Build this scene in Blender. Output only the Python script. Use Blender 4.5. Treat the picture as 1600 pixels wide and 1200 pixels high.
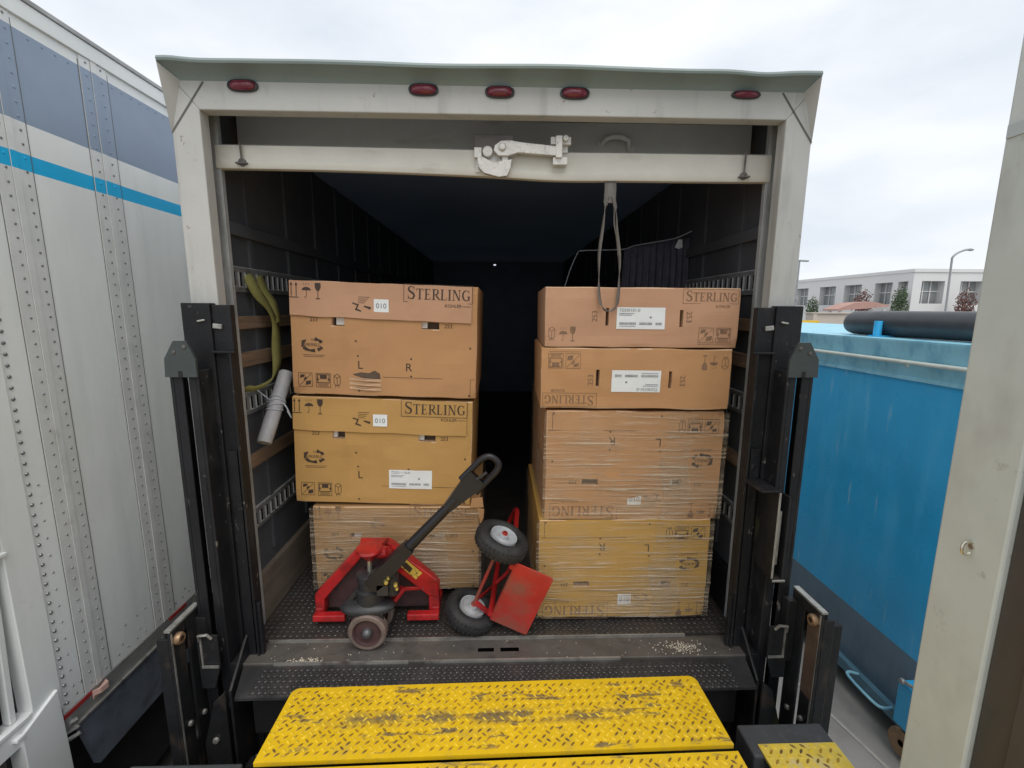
import bpy, math, random
from mathutils import Vector, Matrix, noise as mnoise
R = math.radians
for o in list(bpy.data.objects): bpy.data.objects.remove(o)
S = bpy.context.scene
COL = S.collection
rnd = random.Random(7)

# ------------------------------------------------------------ camera
cam = bpy.data.objects.new('camera', bpy.data.cameras.new('camera')); COL.objects.link(cam)
cam.data.sensor_width = 36; cam.data.lens = 705.63/1600*36
cam.data.clip_start = .02; cam.data.clip_end = 2000
p_, y_, r_ = .1628, .0303, .0050
F = Vector((math.sin(y_)*math.cos(p_), math.cos(y_)*math.cos(p_), -math.sin(p_)))
X0 = Vector((math.cos(y_), -math.sin(y_), 0)); U0 = X0.cross(F)
XR = X0*math.cos(r_)+U0*math.sin(r_); UP = U0*math.cos(r_)-X0*math.sin(r_)
M3 = Matrix((XR, UP, -F)).transposed().to_4x4(); M3.translation = (0, -1.9013, 1.541)
cam.matrix_world = M3
S.camera = cam

# ------------------------------------------------------------ world, sun, exposure
SUN_EL, SUN_AZ = R(57), R(168)      # azimuth measured from +y (into the truck) clockwise: behind the camera
w = bpy.data.worlds.new('World'); S.world = w; w.use_nodes = True
nt = w.node_tree; nt.nodes.clear(); N = nt.nodes.new; L = nt.links.new
out = N('ShaderNodeOutputWorld'); bg = N('ShaderNodeBackground'); bg.inputs['Strength'].default_value = .1
sky = N('ShaderNodeTexSky'); sky.sky_type = 'NISHITA'; sky.sun_disc = False
sky.sun_elevation = SUN_EL; sky.sun_rotation = SUN_AZ; sky.air_density = 1.0; sky.dust_density = 2.0
tc = N('ShaderNodeTexCoord'); mp = N('ShaderNodeMapping'); mp.inputs['Scale'].default_value = (1, 1, 2.6)
mp.inputs['Rotation'].default_value = (0, .25, 0)
no = N('ShaderNodeTexNoise'); no.inputs['Scale'].default_value = 2.6; no.inputs['Detail'].default_value = 7; no.inputs['Roughness'].default_value = .5
rp = N('ShaderNodeValToRGB'); rp.color_ramp.elements[0].position = .36; rp.color_ramp.elements[1].position = .66
rp.color_ramp.elements[0].color = (6.9, 7.4, 8.1, 1); rp.color_ramp.elements[1].color = (9.1, 9.3, 9.4, 1)
mx = N('ShaderNodeMixRGB'); mx.inputs[0].default_value = .93
L(tc.outputs['Generated'], mp.inputs['Vector']); L(mp.outputs[0], no.inputs['Vector']); L(no.outputs['Fac'], rp.inputs[0])
L(sky.outputs[0], mx.inputs[1]); L(rp.outputs[0], mx.inputs[2]); L(mx.outputs[0], bg.inputs['Color']); L(bg.outputs[0], out.inputs[0])
sun = bpy.data.objects.new('sun', bpy.data.lights.new('sun', 'SUN')); COL.objects.link(sun)
sun.data.energy = 1.35; sun.data.angle = R(45); sun.data.color = (1, .96, .9)
sd = Vector((math.sin(SUN_AZ)*math.cos(SUN_EL), math.cos(SUN_AZ)*math.cos(SUN_EL), math.sin(SUN_EL)))
sun.rotation_euler = sd.to_track_quat('Z', 'Y').to_euler()
S.view_settings.view_transform = 'Standard'; S.view_settings.look = 'None'; S.view_settings.exposure = .26; S.view_settings.gamma = 1

# ------------------------------------------------------------ materials
def srgb(r, g, b):
    f = lambda c: (c/255/12.92) if c/255 <= .04045 else ((c/255+.055)/1.055)**2.4
    return (f(r), f(g), f(b))
MATS = {}
def mat(name, col, rough=.5, metal=0, var=.12, vs=6, stretch=(1, 1, 1), dirt=None, dirt2=None, bump=0, bs=80, bstretch=(1, 1, 1), spec=.5, coat=0, band=None):
    """noise-varied principled; dirt = (colour, scale, lo, hi, stretch, amount)"""
    m = bpy.data.materials.new(name); m.use_nodes = True; t = m.node_tree; t.nodes.clear()
    n = t.nodes.new; l = t.links.new
    o = n('ShaderNodeOutputMaterial'); b = n('ShaderNodeBsdfPrincipled'); l(b.outputs[0], o.inputs[0])
    b.inputs['Roughness'].default_value = rough; b.inputs['Metallic'].default_value = metal
    b.inputs['Specular IOR Level'].default_value = spec; b.inputs['Coat Weight'].default_value = coat
    c = n('ShaderNodeTexCoord')
    def noi(scale, st, det=5, off=0):
        g = n('ShaderNodeMapping'); g.inputs['Scale'].default_value = st; g.inputs['Location'].default_value = (off, off*.7, off*.3)
        l(c.outputs['Object'], g.inputs['Vector'])
        q = n('ShaderNodeTexNoise'); q.inputs['Scale'].default_value = scale; q.inputs['Detail'].default_value = det; q.inputs['Roughness'].default_value = .6
        l(g.outputs[0], q.inputs['Vector']); return q
    mixer = n('ShaderNodeMixRGB'); q = noi(vs, stretch)
    rr = n('ShaderNodeValToRGB'); rr.color_ramp.elements[0].position = .3; rr.color_ramp.elements[1].position = .7
    l(q.outputs['Fac'], rr.inputs[0]); l(rr.outputs[0], mixer.inputs[0])
    mixer.inputs[1].default_value = tuple(max(0, x*(1-var)) for x in col)+(1,)
    mixer.inputs[2].default_value = tuple(x*(1+var) for x in col)+(1,)
    cur = mixer.outputs[0]; k = 3.1
    for d in (dirt, dirt2):
        if not d: continue
        dc, ds, lo, hi, st, am = d
        q = noi(ds, st, 8, k); k += 5.3
        r2 = n('ShaderNodeMapRange'); r2.inputs['From Min'].default_value = lo; r2.inputs['From Max'].default_value = hi; r2.inputs['To Max'].default_value = am
        l(q.outputs['Fac'], r2.inputs['Value'])
        fac = r2.outputs[0]
        if band and d is dirt2:                        # scrape mark: confined to a strip across the plate
            sx = n('ShaderNodeSeparateXYZ'); l(c.outputs['Object'], sx.inputs[0])
            def mth(op, *a):
                k_ = n('ShaderNodeMath'); k_.operation = op
                for i_, a_ in enumerate(a):
                    if isinstance(a_, (int, float)): k_.inputs[i_].default_value = a_
                    else: l(a_, k_.inputs[i_])
                return k_.outputs[0]
            ax_ = mth('ABSOLUTE', mth('SUBTRACT', sx.outputs['Y'], band[0])); sh = mth('MAXIMUM', mth('SUBTRACT', 1.0, mth('DIVIDE', ax_, band[1])), 0.0)
            wx = mth('MAXIMUM', mth('SUBTRACT', 1.0, mth('POWER', mth('ABSOLUTE', mth('DIVIDE', mth('SUBTRACT', sx.outputs['X'], band[2]), band[3])), 4.0)), 0.0)
            q2 = noi(ds*.9, (.7, 1.6, 1), 8, 21); r4 = n('ShaderNodeMapRange'); r4.inputs['From Min'].default_value = .44; r4.inputs['From Max'].default_value = .54; l(q2.outputs['Fac'], r4.inputs['Value'])
            fac = mth('MINIMUM', mth('ADD', fac, mth('MULTIPLY', mth('MULTIPLY', sh, wx), mth('MULTIPLY', r4.outputs[0], 1.1))), am)
        m2 = n('ShaderNodeMixRGB'); l(fac, m2.inputs[0]); l(cur, m2.inputs[1]); m2.inputs[2].default_value = tuple(dc)+(1,)
        cur = m2.outputs[0]
    l(cur, b.inputs['Base Color'])
    rq = noi(vs*3, (1, 1, 1), 4, 9); r3 = n('ShaderNodeMapRange'); r3.inputs['To Min'].default_value = max(.02, rough-.12); r3.inputs['To Max'].default_value = min(1, rough+.12)
    l(rq.outputs['Fac'], r3.inputs['Value']); l(r3.outputs[0], b.inputs['Roughness'])
    if bump:
        bq = noi(bs, bstretch, 4, 2); bn = n('ShaderNodeBump'); bn.inputs['Strength'].default_value = bump; bn.inputs['Distance'].default_value = .01
        l(bq.outputs['Fac'], bn.inputs['Height']); l(bn.outputs[0], b.inputs['Normal'])
    MATS[name] = m; return m
RUST = (.16, .07, .035); GRIME = (.09, .08, .07)
cream = mat('aged_white_paint', (.47, .468, .445), .45, var=.07, vs=4, dirt=((.16, .15, .135), 13, .54, .78, (1, 1, .13), .5), dirt2=(RUST, 30, .665, .74, (1, 1, .8), .7), bump=.10, bs=14)
capm = mat('roof_cap_metal', (.22, .27, .26), .42, var=.08, vs=5, dirt=((.2, .25, .22), 12, .55, .8, (.3, 1, 1), .5))  # base darkened so the cove's shade sits in the cap colour
doorm = mat('roll_door_paint', (.61, .59, .53), .45, var=.07, vs=5, dirt=((.3, .26, .2), 14, .6, .8, (.25, 1, 1), .5), dirt2=(GRIME, 45, .68, .76, (.4, 1, 1), .6))
steelw = mat('painted_lock_steel', (.62, .60, .56), .4, metal=.3, var=.1, vs=20, dirt=((.2, .17, .14), 60, .55, .75, (1, 1, 1), .7), bump=.2, bs=90)
blk = mat('worn_black_paint', (.012, .0125, .0145), .5, var=.3, vs=7, dirt=((.055, .052, .05), 10, .52, .8, (1, 1, .3), .7), dirt2=((.22, .20, .18), 38, .645, .72, (1, 1, .5), .75), bump=.2, bs=45, spec=.3)
blk2 = mat('black_lift_steel', (.018, .0185, .02), .45, metal=.1, spec=.3, var=.3, vs=9, dirt=((.12, .085, .06), 10, .56, .8, (1, 1, .5), .7), dirt2=((.12, .12, .05), 6, .62, .75, (1, 1, .4), .5), bump=.15, bs=50)
plate_blk = mat('black_tread_plate', (.042, .042, .044), .42, metal=.35, var=.25, vs=7, dirt=((.13, .12, .12), 9, .5, .8, (1, 1, 1), .7), dirt2=((.09, .06, .045), 5, .55, .75, (1, 1, 1), .5))
floorm = mat('truck_tread_floor', (.05, .045, .042), .5, metal=.3, var=.3, vs=5, dirt=((.12, .085, .07), 6, .45, .75, (1, 1, 1), .6), dirt2=((.16, .14, .11), 50, .66, .75, (1, 1, 1), .6))
sillm = mat('rusty_sill_steel', (.125, .115, .105), .5, metal=.35, var=.25, vs=8, dirt=((.17, .14, .11), 12, .5, .75, (.3, 1, 1), .7), dirt2=((.05, .04, .035), 25, .58, .75, (.5, 1, 1), .7), bump=.15, bs=60)
edgem = mat('scuffed_bright_steel', (.42, .41, .38), .35, metal=.6, var=.2, vs=12, dirt=((.1, .08, .07), 20, .5, .7, (.4, 1, .4), .8))
inwall = mat('interior_liner', (.075, .08, .09), .55, var=.15, vs=3, dirt=((.05, .055, .07), 8, .5, .8, (1, 1, .5), .6))
inroof = mat('interior_roof', (.20, .245, .32), .5, var=.1, vs=3)  # bulkhead base, lifted and blued to put interior haze into the colour
trimm = mat('door_trim_metal', (.38, .39, .39), .42, metal=.1, var=.15, vs=9, dirt=((.08, .08, .08), 15, .5, .75, (1, 1, .3), .7))
track = mat('cargo_track_steel', (.26, .27, .28), .42, metal=.5, var=.2, vs=10, dirt=((.09, .06, .04), 14, .55, .75, (1, 1, 1), .6))
wood = mat('worn_wood_slat', (.20, .135, .09), .7, var=.25, vs=5, stretch=(1, .4, 12), dirt=((.08, .055, .04), 14, .5, .75, (1, .3, 2), .8), bump=.2, bs=40, bstretch=(1, .2, 4))
red_lens = mat('red_marker_lens', (.15, .012, .03), .25, var=.2, vs=30, coat=.3)
darkplas = mat('dark_plastic', (.03, .03, .033), .45, var=.2, vs=20)
void = mat('dark_underside', (.012, .012, .013), .8, var=.2, vs=8)
yel = mat('yellow_tread_paint', (.78, .50, .012), .42, var=.08, vs=9, dirt=((.44, .30, .07), 16, .54, .75, (1, 1, 1), .55), dirt2=((.13, .105, .08), 12, .585, .65, (.5, 2.0, 1), .85), bump=.05, bs=60, band=(.180, .042, -.08, .62))
yel_worn = mat('worn_tread_lug', (.40, .23, .02), .45, metal=.1, var=.35, vs=30, dirt=((.11, .07, .035), 16, .42, .6, (1, 1, 1), .9))
yel_lug = mat('yellow_tread_lug', (.78, .54, .03), .4, var=.1, vs=20, dirt=((.12, .08, .04), 22, .56, .68, (1, 1, 1), .8))
conc = mat('yard_concrete', (.30, .285, .27), .85, var=.12, vs=2.5, dirt=((.15, .14, .13), 3, .5, .8, (1, 1, 1), .6), dirt2=((.42, .40, .38), 60, .6, .8, (1, 1, 1), .4), bump=.25, bs=120)
joint = mat('pale_joint_sealant', (.42, .40, .36), .8, var=.15, vs=12)
trw = mat('trailer_white_panel', (.80, .82, .81), .32, var=.05, vs=2.2, stretch=(1, 1, .6), dirt=((.58, .63, .61), 7, .5, .8, (1, 1, .12), .6), dirt2=((.25, .25, .25), 70, .70, .77, (1, 1, .5), .5), bump=.5, bs=3.5, bstretch=(1, 1, .5))
trg = mat('trailer_slate_band', (.25, .32, .43), .4, var=.06, vs=3, dirt=((.30, .32, .38), 20, .6, .8, (1, .5, 1), .5))
trb = mat('trailer_cyan_stripe', (.005, .42, .76), .35, var=.06, vs=6)
trs = mat('trailer_seam_metal', (.70, .71, .70), .35, metal=.1, var=.07, vs=8, dirt=((.32, .31, .27), 15, .58, .8, (1, 1, .4), .5))
rivm = mat('rivet_metal', (.22, .22, .22), .3, metal=.5, var=.1, vs=30)
rail_al = mat('dull_aluminium', (.36, .36, .35), .4, metal=.5, var=.15, vs=9, dirt=((.12, .11, .1), 22, .56, .75, (1, .3, 1), .7))
skirt = mat('slate_blue_skirt', (.115, .135, .17), .5, var=.25, vs=7, dirt=((.02, .02, .025), 14, .5, .75, (1, 1, 1), .6), dirt2=((.18, .2, .22), 40, .68, .78, (1, 1, 1), .5))
redref = mat('red_reflective_tape', (.38, .03, .03), .4, var=.15, vs=20)
pinkref = mat('faded_marker_lens', (.62, .40, .34), .35, var=.12, vs=30)
blue = mat('blue_container_paint', (.04, .44, .80), .30, var=.12, vs=1.6, stretch=(1, 1, .5), dirt=((.16, .60, .92), 5, .50, .74, (1, 1, .2), .4), dirt2=((.50, .68, .78), 13, .62, .74, (1, 1.6, .2), .38), bump=.05, bs=12)
blue2 = mat('pale_blue_band', (.30, .62, .76), .45, var=.12, vs=5, dirt=((.10, .34, .52), 9, .5, .7, (1, 1, .5), .7), dirt2=((.35, .30, .22), 30, .68, .76, (1, 1, .6), .6))  # paler blue for the top band and loop handle
slate = mat('slate_grey_base', (.15, .22, .285), .5, var=.12, vs=3, dirt=((.05, .08, .11), 8, .5, .8, (1, 1, .4), .6))  # darker slate tone for the container's lower band and tie hook
palepipe = mat('pale_painted_pipe', (.66, .70, .64), .4, var=.12, vs=12, dirt=((.25, .42, .5), 20, .6, .75, (1, .4, 1), .6))
rollm = mat('black_roll_cover', (.035, .038, .045), .38, var=.2, vs=6, dirt=((.10, .10, .11), 9, .5, .8, (1, .4, 1), .5))
jambm = mat('jamb_paint', (.55, .59, .565), .6, var=.07, vs=4, dirt=((.36, .355, .33), 6, .52, .75, (1, 1, .45), .55), dirt2=((.16, .14, .12), 15, .64, .73, (1, 1, .7), .6), bump=.05, bs=40)
brown = mat('rust_brown_track', (.066, .056, .05), .65, var=.25, vs=6, stretch=(1, 1, .3), dirt=((.05, .05, .045), 8, .5, .7, (1, 1, .3), .7), bump=.1, bs=40)
def card(name, c): return mat(name, c, .78, var=.06, vs=3, dirt=(tuple(x*.72 for x in c), 5, .58, .85, (1, 1, .5), .5), dirt2=(tuple(min(1, x*1.25) for x in c), 30, .66, .8, (.15, 1, 1), .35), bump=.06, bs=25, bstretch=(.3, 1, 6), spec=.25)
card_pink = card('cardboard_pink_tan', (.48, .275, .17)); card_tan = card('cardboard_tan', (.45, .245, .115))
card_ochre = card('cardboard_ochre', (.45, .262, .09)); card_gold = card('cardboard_golden', (.47, .28, .072)); card_dull = card('cardboard_dull', (.34, .20, .085))  # ochre and gold bases put a warm light cast into the colour
edgec = mat('cardboard_cut_edge', (.60, .40, .25), .8, var=.1, vs=30)
ink = mat('brown_black_ink', (.05, .03, .02), .7, var=.25, vs=40)
inkf = mat('faded_brown_ink', (.20, .115, .065), .7, var=.25, vs=40)
sticker = mat('white_label_paper', (.72, .74, .74), .55, var=.04, vs=9)
inkg = mat('grey_label_print', (.17, .18, .20), .6, var=.2, vs=40)
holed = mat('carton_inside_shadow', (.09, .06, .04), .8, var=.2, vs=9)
foam = mat('white_foam', (.62, .60, .56), .8, var=.05, vs=20)
jred = mat('glossy_red_enamel', (.42, .014, .016), .32, var=.18, vs=9, dirt=((.14, .012, .012), 11, .48, .7, (1, 1, 1), .75), dirt2=((.10, .07, .06), 42, .64, .70, (1, 1, 1), .85), coat=.15)
hred = mat('scuffed_red_plate', (.42, .028, .022), .42, var=.15, vs=6, dirt=((.22, .085, .06), 6, .42, .62, (1, 1, 1), .8), dirt2=((.16, .09, .07), 40, .64, .76, (1, 1, 1), .6), bump=.1, bs=70)
jblk = mat('black_cast_metal', (.028, .028, .031), .42, var=.25, vs=15, dirt=((.09, .085, .08), 20, .58, .8, (1, 1, 1), .5), bump=.1, bs=70)
handm = mat('black_tube_enamel', (.010, .0105, .015), .42, var=.2, vs=12)
lugst = mat('worn_lug_steel', (.085, .08, .078), .38, metal=.5, var=.35, vs=25, dirt=((.05, .045, .04), 12, .45, .62, (1, 1, 1), .85))
rubber = mat('tyre_rubber', (.017, .017, .018), .7, var=.25, vs=15, dirt=((.06, .057, .053), 12, .5, .8, (1, 1, 1), .6), bump=.25, bs=90)
poly = mat('brown_wheel_tread', (.17, .125, .105), .55, var=.15, vs=15, dirt=((.07, .055, .05), 18, .5, .75, (1, 1, 1), .7))
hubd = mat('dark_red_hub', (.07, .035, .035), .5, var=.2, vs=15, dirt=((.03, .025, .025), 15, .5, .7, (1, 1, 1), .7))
rimm = mat('pale_rim_paint', (.50, .52, .54), .35, metal=.25, var=.1, vs=20, dirt=((.2, .18, .16), 40, .58, .75, (1, 1, 1), .6))
chrome = mat('bare_piston_steel', (.65, .62, .52), .22, metal=.8, var=.1, vs=30)
brass = mat('brass_fitting', (.55, .42, .12), .3, metal=.7, var=.1, vs=30)
warn = mat('yellow_warning_decal', (.66, .46, .08), .45, var=.1, vs=15, dirt=((.08, .05, .03), 45, .52, .6, (1, 1, 1), .85))
strapy = mat('yellow_green_webbing', (.19, .18, .055), .9, var=.2, vs=12, dirt=((.12, .11, .03), 18, .5, .7, (1, 1, .3), .7), bump=.2, bs=150)
strapg = mat('grey_webbing', (.15, .135, .12), .75, var=.2, vs=14, dirt=((.12, .11, .1), 20, .5, .75, (1, 1, .4), .7), bump=.2, bs=150)
tubem = mat('grey_wrapped_tube', (.33, .33, .345), .55, var=.12, vs=10, dirt=((.16, .16, .17), 18, .55, .8, (1, 1, 1), .5), bump=.2, bs=40)
blanket = mat('dark_moving_blanket', (.085, .085, .115), .9, var=.2, vs=14, bump=.3, bs=60)
ropem = mat('pale_cord', (.40, .42, .46), .7, var=.15, vs=40)
bwall = mat('pale_render_wall', (.66, .66, .66), .7, var=.04, vs=.2)
bglass = mat('dark_bay_glass', (.26, .28, .285), .15, var=.3, vs=.3, dirt=((.30, .31, .31), .5, .5, .8, (1, 1, 1), .5))
pole = mat('lamp_pole_grey', (.30, .31, .32), .45, metal=.3, var=.1, vs=3)
canopy = mat('terracotta_canopy', (.42, .25, .21), .7, var=.12, vs=1)
paleblk = mat('pale_block_wall', (.50, .44, .38), .8, var=.1, vs=.8)
sgny = mat('yellow_sign_paint', (.75, .48, .03), .5, var=.06, vs=3)
leafr = mat('russet_leaves', (.16, .075, .06), .7, var=.3, vs=2)
leafg = mat('green_leaves', (.07, .11, .05), .7, var=.3, vs=2)
bark = mat('bark', (.12, .09, .07), .8, var=.2, vs=6)
crumb = mat('pale_crumbs', (.48, .43, .34), .9, var=.25, vs=60)

def roof_mat():
    """roof sheet with an invented slight translucency that lifts the interior light"""
    m = bpy.data.materials.new('roof_sheet_added_glow'); m.use_nodes = True; t = m.node_tree; t.nodes.clear(); n = t.nodes.new; l = t.links.new
    o = n('ShaderNodeOutputMaterial'); a = n('ShaderNodeBsdfDiffuse'); a.inputs['Color'].default_value = (.17, .21, .28, 1)
    b = n('ShaderNodeBsdfTranslucent'); c = n('ShaderNodeTexCoord'); q = n('ShaderNodeTexNoise'); q.inputs['Scale'].default_value = 1.1; q.inputs['Detail'].default_value = 3
    r = n('ShaderNodeValToRGB'); r.color_ramp.elements[0].color = (.16, .24, .36, 1); r.color_ramp.elements[1].color = (.5, .66, .86, 1)
    l(c.outputs['Object'], q.inputs['Vector']); l(q.outputs['Fac'], r.inputs[0]); l(r.outputs[0], b.inputs['Color'])
    x = n('ShaderNodeMixShader'); x.inputs[0].default_value = .006; l(a.outputs[0], x.inputs[1]); l(b.outputs[0], x.inputs[2]); l(x.outputs[0], o.inputs[0])  # small daylight leak, added to brighten the dark interior
    return m
roofm = roof_mat()
def wrap_mat():
    m = bpy.data.materials.new('clear_stretch_film'); m.use_nodes = True; t = m.node_tree; t.nodes.clear(); n = t.nodes.new; l = t.links.new
    o = n('ShaderNodeOutputMaterial'); tr = n('ShaderNodeBsdfTransparent'); pb = n('ShaderNodeBsdfPrincipled'); mix = n('ShaderNodeMixShader')
    pb.inputs['Base Color'].default_value = (.60, .49, .36, 1); pb.inputs['Specular IOR Level'].default_value = .8; pb.inputs['Roughness'].default_value = .16
    c = n('ShaderNodeTexCoord'); g = n('ShaderNodeMapping'); g.inputs['Scale'].default_value = (1.3, 1.3, 34); g.inputs['Rotation'].default_value = (0, R(1.5), 0); l(c.outputs['Object'], g.inputs[0])
    q = n('ShaderNodeTexNoise'); q.inputs['Scale'].default_value = 2.4; q.inputs['Detail'].default_value = 6; q.inputs['Distortion'].default_value = .5; l(g.outputs[0], q.inputs['Vector'])
    mr = n('ShaderNodeMapRange'); mr.inputs['From Min'].default_value = .52; mr.inputs['From Max'].default_value = .72; mr.inputs['To Min'].default_value = .09; mr.inputs['To Max'].default_value = .78; l(q.outputs['Fac'], mr.inputs['Value'])  # pale streaks and patches put the film's glossy highlights into its colour
    bn = n('ShaderNodeBump'); bn.inputs['Strength'].default_value = .9; bn.inputs['Distance'].default_value = .03; l(q.outputs['Fac'], bn.inputs['Height']); l(bn.outputs[0], pb.inputs['Normal'])
    q3 = n('ShaderNodeTexNoise'); q3.inputs['Scale'].default_value = 3.2; q3.inputs['Detail'].default_value = 3; l(c.outputs['Object'], q3.inputs['Vector'])
    m3 = n('ShaderNodeMapRange'); m3.inputs['From Min'].default_value = .45; m3.inputs['From Max'].default_value = .72; m3.inputs['To Min'].default_value = 0; m3.inputs['To Max'].default_value = .30; l(q3.outputs['Fac'], m3.inputs['Value'])
    ad = n('ShaderNodeMath'); ad.operation = 'ADD'; ad.use_clamp = True; l(mr.outputs[0], ad.inputs[0]); l(m3.outputs[0], ad.inputs[1])
    l(ad.outputs[0], mix.inputs[0]); l(tr.outputs[0], mix.inputs[1]); l(pb.outputs[0], mix.inputs[2]); l(mix.outputs[0], o.inputs[0])
    return m
film = wrap_mat()

# ------------------------------------------------------------ mesh builder
V = Vector
class MB:
    def __init__(s): s.v = []; s.f = []; s.m = []
    def add(s, vs, fs, mi=0):
        b = len(s.v); s.v += [V(x) for x in vs]
        for f in fs: s.f.append(tuple(i+b for i in f)); s.m.append(mi)
        return s
    def box(s, x0, x1, y0, y1, z0, z1, mi=0, xf=None):
        vs = [V((x, y, z)) for z in (z0, z1) for y in (y0, y1) for x in (x0, x1)]
        if xf: vs = [xf @ q for q in vs]
        return s.add(vs, [(0, 2, 3, 1), (4, 5, 7, 6), (0, 1, 5, 4), (2, 6, 7, 3), (0, 4, 6, 2), (1, 3, 7, 5)], mi)
    def bar(s, a, b, wd, th, up=(0, 0, 1), mi=0):
        a, b = V(a), V(b); d = (b-a).normalized(); u = V(up)
        if abs(d.dot(u)) > .98: u = V((0, 1, 0))
        sx = d.cross(u).normalized(); sy = sx.cross(d).normalized()
        vs = [c+sx*i*wd/2+sy*j*th/2 for c in (a, b) for i, j in ((-1, -1), (1, -1), (1, 1), (-1, 1))]
        return s.add(vs, [(3, 2, 1, 0), (4, 5, 6, 7), (0, 1, 5, 4), (1, 2, 6, 5), (2, 3, 7, 6), (3, 0, 4, 7)], mi)
    def tube(s, pts, r, n=12, mi=0, caps=True, closed=False):
        pts = [V(p) for p in pts]; k = len(pts); rs = r if isinstance(r, (list, tuple)) else [r]*k
        rings = []; pu = None
        for i, p in enumerate(pts):
            if closed: d = pts[(i+1) % k]-pts[i-1]
            else: d = pts[min(i+1, k-1)]-pts[max(i-1, 0)]
            d.normalize()
            if pu is None:
                pu = V((0, 0, 1)) if abs(d.z) < .9 else V((0, 1, 0))
            sx = d.cross(pu).normalized(); pu = sx.cross(d).normalized()
            rings.append([p+(sx*math.cos(2*math.pi*j/n)+pu*math.sin(2*math.pi*j/n))*rs[i] for j in range(n)])
        fs = []
        for i in range(k if closed else k-1):
            for j in range(n): fs.append((i*n+j, i*n+(j+1) % n, ((i+1) % k)*n+(j+1) % n, ((i+1) % k)*n+j))
        if caps and not closed: fs += [tuple(range(n))[::-1], tuple((k-1)*n+j for j in range(n))]
        return s.add([q for g in rings for q in g], fs, mi)
    def lathe(s, c, ax, prof, n=28, mi=0, closed=False):
        """prof: (radius, along)"""
        c = V(c); ax = V(ax).normalized(); t = V((0, 0, 1)) if abs(ax.z) < .9 else V((1, 0, 0)); e1 = ax.cross(t).normalized(); e2 = ax.cross(e1)
        k = len(prof); vs = [c+ax*a+(e1*math.cos(2*math.pi*j/n)+e2*math.sin(2*math.pi*j/n))*max(r, 1e-5) for r, a in prof for j in range(n)]
        fs = [(i*n+j, i*n+(j+1) % n, ((i+1) % k)*n+(j+1) % n, ((i+1) % k)*n+j) for i in range(k if closed else k-1) for j in range(n)]
        return s.add(vs, fs, mi)
    def prism(s, poly, d, mi=0):
        a = [V(p) for p in poly]; d = V(d); n = len(a)
        return s.add(a+[p+d for p in a], [tuple(range(n))[::-1], tuple(range(n, 2*n))]+[(i, (i+1) % n, n+(i+1) % n, n+i) for i in range(n)], mi)
    def sheet(s, fn, nu, nv, mi=0, skip=None):
        vs = [fn(i/nu, j/nv) for j in range(nv+1) for i in range(nu+1)]
        fs = [(j*(nu+1)+i, j*(nu+1)+i+1, (j+1)*(nu+1)+i+1, (j+1)*(nu+1)+i) for j in range(nv) for i in range(nu) if not (skip and skip(i, j))]
        return s.add(vs, fs, mi)
    def build(s, name, mats, parent=None, smooth=False, bevel=0, solid=0, base=None, loc=None):
        me = bpy.data.meshes.new(name); off = base if base is not None else (WL[parent.name] if parent is not None else V((0, 0, 0)))
        if loc is not None: off = V(loc)
        me.from_pydata([tuple(v-off) for v in s.v], [], s.f); me.validate(); me.update()
        for m in (mats if isinstance(mats, (list, tuple)) else [mats]): me.materials.append(m)
        if len(me.polygons) == len(s.m):
            me.polygons.foreach_set('material_index', s.m)
        o = bpy.data.objects.new(name, me); COL.objects.link(o)
        if smooth: me.polygons.foreach_set('use_smooth', [True]*len(me.polygons))
        if smooth and smooth != 'all':
            e = o.modifiers.new('split', 'EDGE_SPLIT'); e.split_angle = R(38)
        if solid:
            q = o.modifiers.new('solid', 'SOLIDIFY'); q.thickness = solid; q.offset = 0
        if bevel:
            q = o.modifiers.new('bevel', 'BEVEL'); q.width = bevel; q.segments = 2; q.limit_method = 'ANGLE'; q.angle_limit = R(40)
        if parent is not None: o.parent = parent; WL[o.name] = off
        else:
            o.location = off; WL[o.name] = off
        return o
WL = {}
def thing(name, label, cat, loc=(0, 0, 0), group=None):
    o = bpy.data.objects.new(name, None); COL.objects.link(o); o.location = loc; o.empty_display_size = .1
    o['label'] = label; o['category'] = cat
    if group: o['group'] = group
    WL[o.name] = V(loc); return o
def tag(o, label, cat, group=None):
    o['label'] = label; o['category'] = cat
    if group: o['group'] = group
    return o
def struct(o): o['kind'] = 'structure'; return o
def stuff(o): o['kind'] = 'stuff'; return o

def lugs(mb, x0, x1, y0, y1, zf, pitch, ln, wd, h, mia=1, mib=1, inside=None, r=rnd):
    """raised tread-plate lozenges on the z = zf(x, y) sheet"""
    j = 0; y = y0+pitch/4
    while y < y1-pitch*.2:
        x = x0+pitch/4+(pitch/2 if j % 2 else 0)
        while x < x1-pitch*.2:
            if inside is None or inside(x, y):
                a = R(45 if j % 2 else -45); ca, sa = math.cos(a), math.sin(a)
                pts = [(-ln/2, 0), (-ln/5, -wd/2), (ln/5, -wd/2), (ln/2, 0), (ln/5, wd/2), (-ln/5, wd/2)]
                z = zf(x, y); base = [(x+ca*u-sa*v, y+sa*u+ca*v, z) for u, v in pts]; top = [(x+.6*(ca*u-sa*v), y+.6*(sa*u+ca*v), z+h) for u, v in pts]
                mi = mib if (j % 2 and r.random() < .8) or r.random() < .22 else mia
                mb.add(base+top, [(6, 7, 8, 9, 10, 11)]+[(k, (k+1) % 6, 6+(k+1) % 6, 6+k) for k in range(6)], mi)
            x += pitch
        y += pitch/2; j += 1
    return mb

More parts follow.
